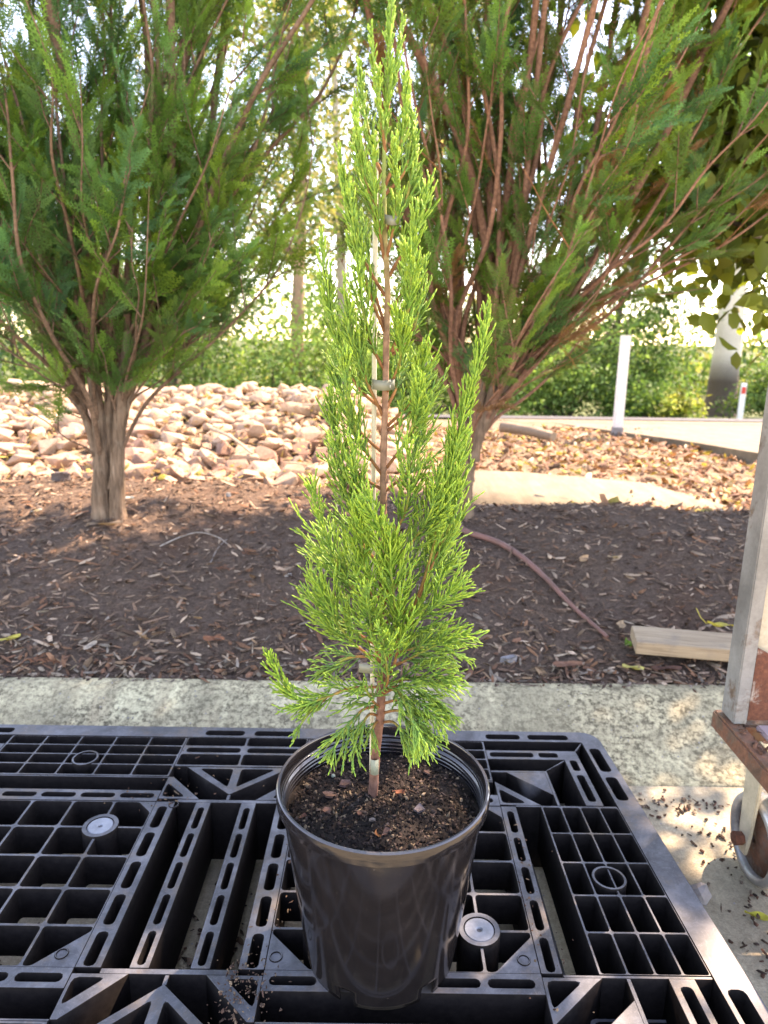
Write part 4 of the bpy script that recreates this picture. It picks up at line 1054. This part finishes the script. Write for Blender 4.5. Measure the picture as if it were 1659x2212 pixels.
# broadleaf tree at the right, trunk just outside the frame
BT = np.array([2.75, 3.6, float(G(2.75, 3.6))])
root = thing('broadleaf_tree', 'dark broadleaf tree with large oval leaves behind the conifer at the right edge', 'tree', tuple(BT))
mb = MB(); P, _ = resample(loc(BT, [(0, 0, -.1), (.02, 0, .6), (-.05, .05, 1.4), (0, .1, 2.6), (.05, .1, 5.6)]), 20)
tube(mb, P, np.linspace(.13, .05, 20), 10, np.array([.12, .09, .065]), wob=.06); link('trunk', mb.mesh('trunk', True), M_BARK, root)
mbL = MB(); ends = []
for k in range(92):
    z = RNG.uniform(1.3, 5.6); a = RNG.uniform(0, 6.28); ln = RNG.uniform(.9, 1.75) * (1 if z < 3.2 else .8)
    if k < 46: a = RNG.uniform(2.5, 3.9); z = RNG.uniform(.85, 2.6); ln = RNG.uniform(1.0, 1.75)
    d = np.array([math.cos(a), .62 * math.sin(a), RNG.uniform(-.05, .45)])
    p0 = np.array([BT[0], BT[1] + .08, BT[2] + z]); pts = [p0, p0 + d * ln * .5 + (0, 0, .1), p0 + d * ln]
    P, _ = resample(pts, 10); tube(mbL, P, np.linspace(.03, .006, 10), 6, np.array([.11, .085, .06])); ends.append(P)
link('limbs', mbL.mesh('limbs', True), M_BARK, root)
LP = []
for P in ends:
    for _ in range(210):
        i = RNG.integers(2, 10); LP.append(P[i] + RNG.normal(0, .17, 3))
LP = np.array(LP); LP = LP[(LP[:, 2] > .93)]
n = len(LP); A = RNG.normal(0, .6, (n, 3)); A[:, 2] -= .7
mb = MB(); emit_leaves(mb, LP, A, RNG.uniform(.07, .12, n), pick([(.11, .145, .022), (.14, .18, .026), (.19, .22, .03), (.08, .115, .022)], n, .2))
link('crown', mb.mesh('crown', True), M_LEAF, root)

GREENS = [(.08, .16, .035), (.12, .21, .050), (.17, .27, .075), (.06, .12, .035)]
YELL = [(.22, .26, .075), (.32, .31, .11), (.16, .21, .06), (.38, .34, .14), (.12, .16, .05)]
def far_bush(label, x, y, w_, h, pal, n=2600, leaf=.16, name='bush', cat='bush', group=None):
    z = float(G(5, y)); o = thing(name, label, cat, (x, y, z), group)
    mb = MB(); k = 26; c = np.stack([RNG.normal(0, .42, k) * w_, RNG.normal(0, .4, k) * w_ * .7, RNG.uniform(.12, .95, k) * h], -1)
    c[:, 0] *= 1.1 - .5 * c[:, 2] / h; c[:, 2] *= .72 + .38 * np.sin(c[:, 0] * 2.3 + x * 3) + RNG.uniform(-.12, .25, k)
    i = RNG.integers(0, k, n); P = c[i] + RNG.normal(0, 1, (n, 3)) * np.array([w_ * .16, w_ * .16, h * .10]); P[:, 2] = np.abs(P[:, 2])
    sh = RNG.uniform(.45, 1.6, k)[i][:, None]
    emit_flakes(mb, P + np.array([x, y, z]), leaf * RNG.uniform(.6, 1.3, n), pick(pal, n, .2) * sh)
    link('crown', mb.mesh('crown'), M_FAR, o)
    mb = MB()
    for q in range(6):
        e = c[RNG.integers(0, k)]; P, _ = resample([np.array([x, y, z - .1]), np.array([x, y, z]) + e * .5, np.array([x, y, z]) + e], 8)
        tube(mb, P, np.linspace(.05, .012, 8), 5, np.array([.13, .10, .075]))
    link('stems', mb.mesh('stems'), M_BARK, o)
    return o
def far_tree(label, x, y, h, r, trunk_r, lean, cz0, w_, pal, n=3000, leaf=.2, bark=((.15, .12, .095), (.15, .12, .095), .3), k=18, y_ground=None):
    z = float(G(5, y)); o = thing('gum_tree', label, 'tree', (x, y, z))
    base = np.array([x, y, z]); top = base + np.array([lean, 0, h])
    P, _ = resample([base - (0, 0, .2), base + np.array([lean * .2, 0, h * .3]), base + np.array([lean * .55, .1, h * .6]), top], 26)
    t = np.linspace(0, 1, 26); f = np.clip((t - bark[2]) / .04, 0, 1)[:, None]
    mb = MB(); cc = (np.array(bark[0])[None] * (1 - f) + np.array(bark[1])[None] * f) * (1 + RNG.normal(0, .08, (26, 1)))
    tube(mb, P, np.interp(t, [0, .06, 1], [trunk_r * 1.3, trunk_r, trunk_r * .35]), 12, cc, wob=.05); link('trunk', mb.mesh('trunk', True), M_BARK, o)
    cl = []; ml = MB()
    for q in range(k):
        a = RNG.uniform(0, 6.28); zz_ = RNG.uniform(cz0, h * 1.05); rr_ = w_ * RNG.uniform(.25, 1) * (1.1 - .5 * (zz_ - cz0) / max(.1, h - cz0))
        s0 = np.array([np.interp(max(.42, (zz_ / h) - .18), t, P[:, x_]) for x_ in range(3)])
        e = np.array([x + lean * zz_ / h + rr_ * math.cos(a), y + rr_ * .7 * math.sin(a), z + zz_])
        Q, _ = resample([s0, (s0 + e) / 2 + (0, 0, .15), e], 8); tube(ml, Q, np.linspace(trunk_r * .28, .012, 8), 5, np.array(bark[1]) * .9); cl.append(e)
    link('limbs', ml.mesh('limbs', True), M_BARK, o)
    cl = np.array(cl); i = RNG.integers(0, k, n); sd_ = w_ * .20
    Pn = cl[i] + RNG.normal(0, 1, (n, 3)) * np.array([sd_, sd_, sd_ * .75])
    mb = MB(); emit_flakes(mb, Pn, leaf * RNG.uniform(.6, 1.3, n), pick(pal, n, .25)); link('crown', mb.mesh('crown'), M_FAR, o)
    return o
WHITE_B = (.55, .52, .46)
far_tree('gum tree with a white upper trunk and dark rough base beside the white guide post', 9.35, 20.0, 9.5, 0, .40, -.1, 3.6, 3.0, GREENS, 5000, .16, ((.12, .09, .065), (.60, .54, .44), .145))
far_tree('pale-barked gum with yellowish sparse crown seen over the sapling top', .75, 15.0, 10.5, 0, .13, .1, 3.3, 2.6, YELL, 9000, .14, ((.30, .26, .21), (.34, .31, .27), .3))
far_tree('leaning tan-trunked tree rising left of the sapling behind the rock bank', -2.0, 16.0, 8.0, 0, .16, .35, 3.2, 2.6, YELL + GREENS[:2], 9000, .14, ((.26, .16, .10), (.32, .22, .15), .3))
far_tree('thin white-trunked tree at the far left edge of the picture', -8.9, 16.5, 8.5, 0, .17, -.5, 2.6, 2.6, YELL, 9000, .14, (WHITE_B, WHITE_B, .3))
far_tree('tall yellow-green tree behind the left conifer', -5.6, 19.0, 10.0, 0, .2, .4, 2.6, 3.2, YELL + GREENS[2:3], 11000, .15, ((.25, .2, .15), (.3, .26, .2), .3))
far_tree('slender gum with pale forked trunk beside the sapling top on its left', -1.2, 21.0, 12.0, 0, .17, -.4, 4.4, 3.0, YELL, 10000, .15, ((.36, .31, .25), (.42, .37, .31), .3))
far_tree('small dark green tree right of the white sign post', 5.6, 18.0, 4.6, 0, .12, .2, 1.4, 1.9, GREENS, 6000, .12)
far_tree('tall green gum standing behind the right conifer', 3.0, 24.0, 9.0, 0, .2, .3, 4.6, 2.6, GREENS + YELL[:1], 4500, .15, ((.3, .25, .2), (.4, .36, .3), .3))
far_tree('green gum at the far right edge of the picture', 13.8, 21.0, 8.5, 0, .2, 0, 2.2, 3.2, GREENS, 6000, .15)
BG = 'green bushes along the far side of the road'
for k, (x, y, w_, h, pal) in enumerate([(-10.5, 14.5, 2.4, 2.9, GREENS[1:3]), (-8.0, 15.5, 2.4, 3.2, GREENS), (-5.8, 14.5, 2.2, 2.8, GREENS[1:3]), (-4.0, 15.2, 2.2, 3.1, GREENS), (-2.3, 14.6, 1.9, 2.5, GREENS[1:3]),
        (-.6, 16.5, 1.8, 2.5, GREENS), (.8, 15.5, 1.6, 2.0, GREENS[:3]), (2.4, 15.2, 1.7, 1.75, GREENS[1:3]), (4.0, 15.8, 1.8, 1.7, GREENS[1:3]), (5.6, 15.4, 1.5, 1.7, GREENS), (6.1, 17.5, 1.5, 2.6, GREENS), (9.0, 16.6, 1.3, 1.25, GREENS[1:3]), (11.6, 16.2, 2.2, 2.4, GREENS), (14, 16.8, 2.4, 3.0, GREENS)]):
    nm = ['first', 'second', 'third', 'fourth', 'fifth', 'sixth', 'seventh', 'eighth']
    lab = ('leafy green roadside bush, %s from the left of those behind the rock bank' % nm[k]) if x < 0 else ('leafy green bush across the road, %s from the left of those right of the sapling' % nm[k - 6])
    h *= (1.0, 1.25, .85, 1.15, .9, 1.3, .95)[k % 7]
    far_bush(lab, x, y, w_, h, pal, 5600, .11, group=BG)
far_bush('small bright yellow-green shrub in the sun between sign post and gum trunk', 5.85, 14.4, .6, 1.0, [(.22, .26, .05), (.28, .30, .08), (.16, .22, .05)], 900, .13, 'shrub', 'shrub')
# distant wood closing the view
mb = MB(); n = 28000
x = RNG.uniform(-34, 34, n); y = RNG.uniform(30, 40, n); top = np.where(x < 1, 7.5, 4.0) + 1.6 * np.sin(x * .35) + 1.1 * np.sin(x * 1.1 + 1)
z = -1.6 + RNG.uniform(0, 1, n) ** 1.2 * np.maximum(1.5, top)
emit_flakes(mb, np.stack([x, y, z], -1), RNG.uniform(.22, .5, n), pick(GREENS + YELL[:2], n, .25))
tag(link('distant_wood', mb.mesh('distant_wood'), M_FAR), 'blurred green wood far behind the road', 'wood', kind='stuff')

# ------------------------------------------------------------------ posts, log, plank, hose, cart
p = at_z(1332, 942, .0); POST_H = 1.07
sp = thing('sign_post', 'white square post standing in the leaf litter beside the pale driveway', 'post', tuple(p))
link('post', bev_box('post', p + (-.045, -.045, -.2), p + (.045, .045, POST_H), .006), M_WHITE, sp)
link('base_collar', bev_box('base_collar', p + (-.052, -.052, -.02), p + (.052, .052, .10), .004), M_GREYSTONE, sp)
gp = np.array([7.45, 15.0, float(G(5, 15.0))])
g = thing('guide_post', 'short white roadside guide post with a red reflector', 'guide post', tuple(gp))
link('post', bev_box('post', gp + (-.06, -.02, -.1), gp + (.06, .02, .84), .006), M_WHITE, g)
link('reflector', bev_box('reflector', gp + (-.045, -.028, .62), gp + (.045, -.0205, .76), .002), M_RED, g)
mb = MB(); a, b_ = at_z(1085, 922, .10), at_z(1195, 944, .07)
P, _ = resample([a, (a + b_) / 2 + (0, 0, .015), b_], 12); tube(mb, P, np.linspace(.06, .05, 12), 10, np.array([.26, .20, .14]), wob=.10)
tag(link('log', mb.mesh('log', True), M_BARK), 'pale fallen log lying in the sun behind the right conifer', 'log')
# plank on the mulch edge
pa, pb = at_z(1372, 1395, .160), at_z(1640, 1418, .160)
ang = math.atan2(pb[1] - pa[1], pb[0] - pa[0])
o = link('wooden_plank', bev_box('wooden_plank', (0, -.055, -.019), (.62, .055, .019), .002), M_WOOD)
o.location = (pa[0], pa[1] + .02, .172); o.rotation_euler = (R(4), 0, ang)
tag(o, 'short weathered timber plank lying on the mulch behind the kerb', 'plank')
# hose
hp = [(985, 1132), (1010, 1150), (1050, 1162), (1085, 1176), (1120, 1198), (1150, 1222), (1185, 1255), (1215, 1287), (1250, 1322), (1285, 1352), (1312, 1376)]
P, _ = resample([hit(x, y, .014) for x, y in hp], 50)
mb = MB(); tube(mb, P, np.interp(np.linspace(0, 1, 50), [0, .35, 1], [.0135, .0110, .0055]), 9, wob=.03)
tag(link('garden_hose', mb.mesh('garden_hose', True), M_HOSE), 'faded red hose running over the mulch right of the sapling', 'hose')
# cart at the right edge
CYY = 1.20
cart = thing('steel_trolley', 'rusty steel trolley with upright post and caster wheel at the right edge', 'trolley', (.70, CYY, 0))
def slab(name, A, Bp, wx, dy, mat, parent):
    """upright bar from A to Bp (front left edge), wx wide, dy deep"""
    A, Bp = np.array(A), np.array(Bp); bm = bmesh.new(); vv = []
    for e in (A, Bp):
        for (sx, sy) in ((0, 0), (1, 0), (1, 1), (0, 1)): vv.append(bm.verts.new(e + np.array([sx * wx, sy * dy, 0])))
    for f_ in ((0, 3, 2, 1), (4, 5, 6, 7), (0, 1, 5, 4), (1, 2, 6, 5), (2, 3, 7, 6), (3, 0, 4, 7)): bm.faces.new([vv[i] for i in f_])
    bmesh.ops.bevel(bm, geom=bm.edges[:], offset=.002, segments=2, affect='EDGES')
    return link(name, bm_mesh(name, bm), mat, parent)
UX = .661
slab('upright', (UX, CYY, .339), (UX, CYY, 1.35), .0255, .05, M_STEEL, cart)
slab('upright_flange', (UX + .0262, CYY + .02, .345), (UX + .0262, CYY + .02, 1.35), .034, .006, M_CREAM, cart)
bm = bmesh.new()
vv = [(UX + .0285, CYY + .012, .345), (UX + .20, CYY + .012, .345), (UX + .20, CYY + .012, .40), (UX + .0285, CYY + .012, .492)]
f = bm.faces.new([bm.verts.new(v) for v in vv]); ex = bmesh.ops.extrude_face_region(bm, geom=[f])
for v in [e for e in ex['geom'] if isinstance(e, bmesh.types.BMVert)]: v.co.y -= .006
bmesh.ops.recalc_face_normals(bm, faces=bm.faces[:]); link('gusset_plate', bm_mesh('gusset_plate', bm), M_RUSTY, cart)
link('base_rail', bev_box('base_rail', (UX - .012, CYY - .34, .300), (UX + .022, CYY + .06, .338), .004), M_RUST2, cart)
link('base_rail', bev_box('base_rail', (UX + .0225, CYY + .0005, .302), (UX + .5, CYY + .03, .336), .003), M_RUST2, cart)
link('base_board', bev_box('base_board', (UX + .040, CYY - .33, .331), (UX + .5, CYY - .004, .342), .003), M_BOARD, cart)
n = 60
fp = np.stack([RNG.uniform(UX + .0, UX + .045, n), RNG.uniform(CYY - .32, CYY + .0, n), np.full(n, .341)], -1)
fl = chips('rust_flakes', M_CHIP, fp, np.exp(RNG.normal(-4.6, .4, n)), np.exp(RNG.normal(-5.1, .4, n)), pick([(.10, .045, .025), (.15, .07, .04), (.06, .035, .025)], n), tilt=.4, thick=.5)
fl.parent = cart; fl.matrix_parent_inverse = Matrix.Translation(-Vector(cart.location))
# caster
cxw = .748
wh = MB()
def ringx(mb, prof, cx, cy_, cz, n=40):
    V = np.array([[(cx + a, cy_ + r * math.cos(t), cz + r * math.sin(t)) for t in np.arange(n) / n * 2 * math.pi] for r, a in prof]); m = len(prof); q = []
    for i in range(m):
        i2 = (i + 1) % m
        for j in range(n): q.append((i * n + j, i2 * n + j, i2 * n + (j + 1) % n, i * n + (j + 1) % n))
    mb.add(V.reshape(-1, 3), quads=q)
WR = .088; CW = CYY + .003
ringx(wh, [(WR, -.010), (WR, .010), (WR * .95, .018), (WR * .84, .020), (WR * .80, .012), (WR * .80, -.012), (WR * .84, -.020), (WR * .95, -.018)], cxw, CW, WR + .001)
wo = link('caster_wheel', wh.mesh('caster_wheel', True), M_GALV, cart)
wh = MB(); ringx(wh, [(WR * .79, -.006), (WR * .79, .006), (.02, .014), (.008, .014), (.008, -.014), (.02, -.014)], cxw, CW, WR + .001)
hb = link('wheel_hub', wh.mesh('wheel_hub', True), M_RUST2); hb.parent = wo
for sx in (-1, 1):
    bm = bmesh.new(); x = cxw + sx * .030
    prof = [(CW - .030, .299), (CW + .030, .299), (CW + .026, .20), (CW + .020, WR + .015), (CW + .012, WR - .030), (CW - .012, WR - .030), (CW - .020, WR + .015), (CW - .026, .20)]
    f = bm.faces.new([bm.verts.new((x - .003, y, z)) for y, z in prof]); ex = bmesh.ops.extrude_face_region(bm, geom=[f])
    for v in [e for e in ex['geom'] if isinstance(e, bmesh.types.BMVert)]: v.co.x += .007
    bmesh.ops.recalc_face_normals(bm, faces=bm.faces[:])
    bmesh.ops.bevel(bm, geom=bm.edges[:], offset=.0018, segments=2, affect='EDGES'); link('caster_fork', bm_mesh('caster_fork', bm), M_CREAM, cart)
bm = bmesh.new(); bmesh.ops.create_cone(bm, cap_ends=True, segments=6, radius1=.0135, radius2=.0125, depth=.018, matrix=Matrix.Translation((cxw - .043, CW, WR + .001)) @ Matrix.Rotation(R(90), 4, 'Y'))
link('axle_bolt', bm_mesh('axle_bolt', bm), M_RUSTY, cart)

# ------------------------------------------------------------------ single leaves and bits on the ground
def on_ground(px, py, lift=.006):
    p = hit(px, py); return np.array([p[0], p[1], float(G(p[0], p[1])) + lift])
YEL = (.50, .42, .085)
LV = [(18, 1392, .075, .030, YEL, .9, 'yellow leaf lying on the mulch at the left edge', .35),
      (462, 1390, .062, .026, (.24, .10, .055), .15, 'rust-brown leaf on the mulch just behind the kerb left of the sapling', .3),
      (196, 1405, .050, .024, (.40, .33, .26), 1.1, 'pale beige leaf on the mulch behind the kerb, right of the yellow leaf', .3),
      (542, 1158, .040, .016, (.30, .13, .07), .3, 'small orange-brown leaf on the mulch left of the sapling', .2),
      (80, 1110, .042, .030, (.52, .50, .44), .6, 'whitish leaf on the mulch left of the forked trunk', .3),
      (280, 1082, .040, .020, (.50, .52, .46), .1, 'whitish leaf right of the forked trunk foot', .2),
      (228, 1140, .15, .035, (.28, .19, .12), -.12, 'long tan strip of bark lying before the forked trunk', .15),
      (1225, 1445, .085, .030, (.20, .10, .065), .05, 'brown leaf lying on the mulch against the kerb right of the sapling', .25),
      (1366, 1452, .060, .026, (.46, .40, .12), -.2, 'pale yellow leaf on the kerb edge below the plank end', .25),
      (1385, 1412, .060, .040, (.22, .115, .08), 1.3, 'round brown leaf leaning on the left end of the plank', .3),
      (1356, 1400, .060, .020, (.13, .25, .03), 1.4, 'narrow green leaf left of the plank end', .4),
      (1440, 1455, .08, .03, (.11, .055, .04), -.1, 'dark brown leaf on the kerb edge under the plank', .2),
      (1055, 1080, .075, .03, (.40, .30, .04), .1, 'yellow leaf at the shade edge beside the right conifer trunk', .2),
      (1045, 1388, .06, .035, (.22, .13, .08), .4, 'tan leaf on the mulch close to the right side of the sapling', .2),
      (1260, 1215, .06, .03, (.36, .23, .13), .8, 'light tan leaf on the mulch right of the hose', .3),
      (1325, 1212, .05, .03, (.38, .28, .17), .2, 'pale leaf on the mulch further right of the hose', .3),
      (1340, 1360, .045, .03, (.36, .25, .15), 1.0, 'crumpled tan leaf near the lower end of the hose', .5)]
for x, y, l, w_, c, r, lab, cu in LV:
    single('fallen_leaf' if 'bark' not in lab else 'bark_strip', on_ground(x, y, .012), l, w_, c, r, lab, 'leaf' if 'bark' not in lab else 'bark strip', leaf=True, curl=cu, tilt=(random.uniform(-.2, .35), random.uniform(-.15, .15)))
p = at_z(1556, 1352, .2); p[2] = .198; single('fallen_leaf', p, .075, .045, YEL, 2.6, 'yellow leaf with raised stalk lying on the timber plank', 'leaf', leaf=True, curl=.4, tilt=(.25, .05), stalk=True)
for (x, y, l, lab) in [(223 + 8, 1040, .03, ''),][:0]: pass
for (x, y, l, w_, c, lab) in [(127, 1038, .10, .06, (.10, .085, .085), 'dark stone on the mulch crest left of the forked trunk'), (985 * .5 + 0, 1072, .03, .025, (.36, .35, .34), 'small pale grey pebble on the mulch crest'),
                              (622, 1247, .028, .018, (.42, .41, .40), 'small white pebble on the mulch close to the sapling'), (1100, 1430, .06, .03, (.24, .24, .25), 'flat grey stone chip on the mulch right of the sapling')]:
    single('stone', on_ground(x, y, 0), l, w_, c, .4, lab, 'stone', thick=.6)
def twig(px, r, col, label, name='twig', cat='twig', lift=.010):
    P, _ = resample([hit(x, y, lift) for x, y in px], 20); mb = MB(); tube(mb, P, np.linspace(r, r * .5, 20), 5, np.array(col), wob=.1)
    return tag(link(name, mb.mesh(name, True), M_BARK), label, cat)
twig([(345, 1180), (390, 1160), (430, 1150), (470, 1160), (495, 1178)], .0035, (.26, .23, .20), 'curved bare grey twig lying on the mulch left of the sapling')
twig([(455, 1215), (470, 1185), (490, 1165)], .003, (.2, .17, .15), 'short straight twig crossing the curved grey twig')
twig([(455, 925), (500, 945), (545, 980)], .014, (.34, .27, .2), 'pale straight stick lying across the sunlit rocks', 'stick', 'stick', .12)
for (x, y, a, lab) in [(522, 1205, 1.15, 'dead orange conifer frond on the mulch left of the sapling'), (460, 1235, .2, 'small dead orange conifer frond below the larger orange one'), (55, 1432, .1, 'dead rust-coloured frond against the kerb at the left')]:
    mb = MB(); p = on_ground(x, y, .012)
    emit_fronds(mb, np.array([p]), np.array([[math.cos(a), math.sin(a), .05]]), np.array([[.1, 0, 1.0]]), np.array([.12]), np.array([[.22, .085, .04]]), np.array([[.28, .12, .06]]))
    tag(link('dead_frond', mb.mesh('dead_frond'), M_DRY), lab, 'frond')
# pieces on the concrete at the right
p = at_z(1512, 1930, .012)
bm = bmesh.new(); bmesh.ops.create_icosphere(bm, subdivisions=2, radius=.02)
for v in bm.verts: v.co *= random.uniform(.8, 1.15)
o = link('stone', bm_mesh('stone', bm), M_GREYSTONE); o.location = p; tag(o, 'round grey lump lying on the concrete against the right pallet edge', 'stone')
p = at_z(1640, 1980, .004); single('fallen_leaf', p, .05, .014, (.42, .40, .06), 2.8, 'thin yellow leaf on the concrete at the right edge', 'leaf', leaf=True)
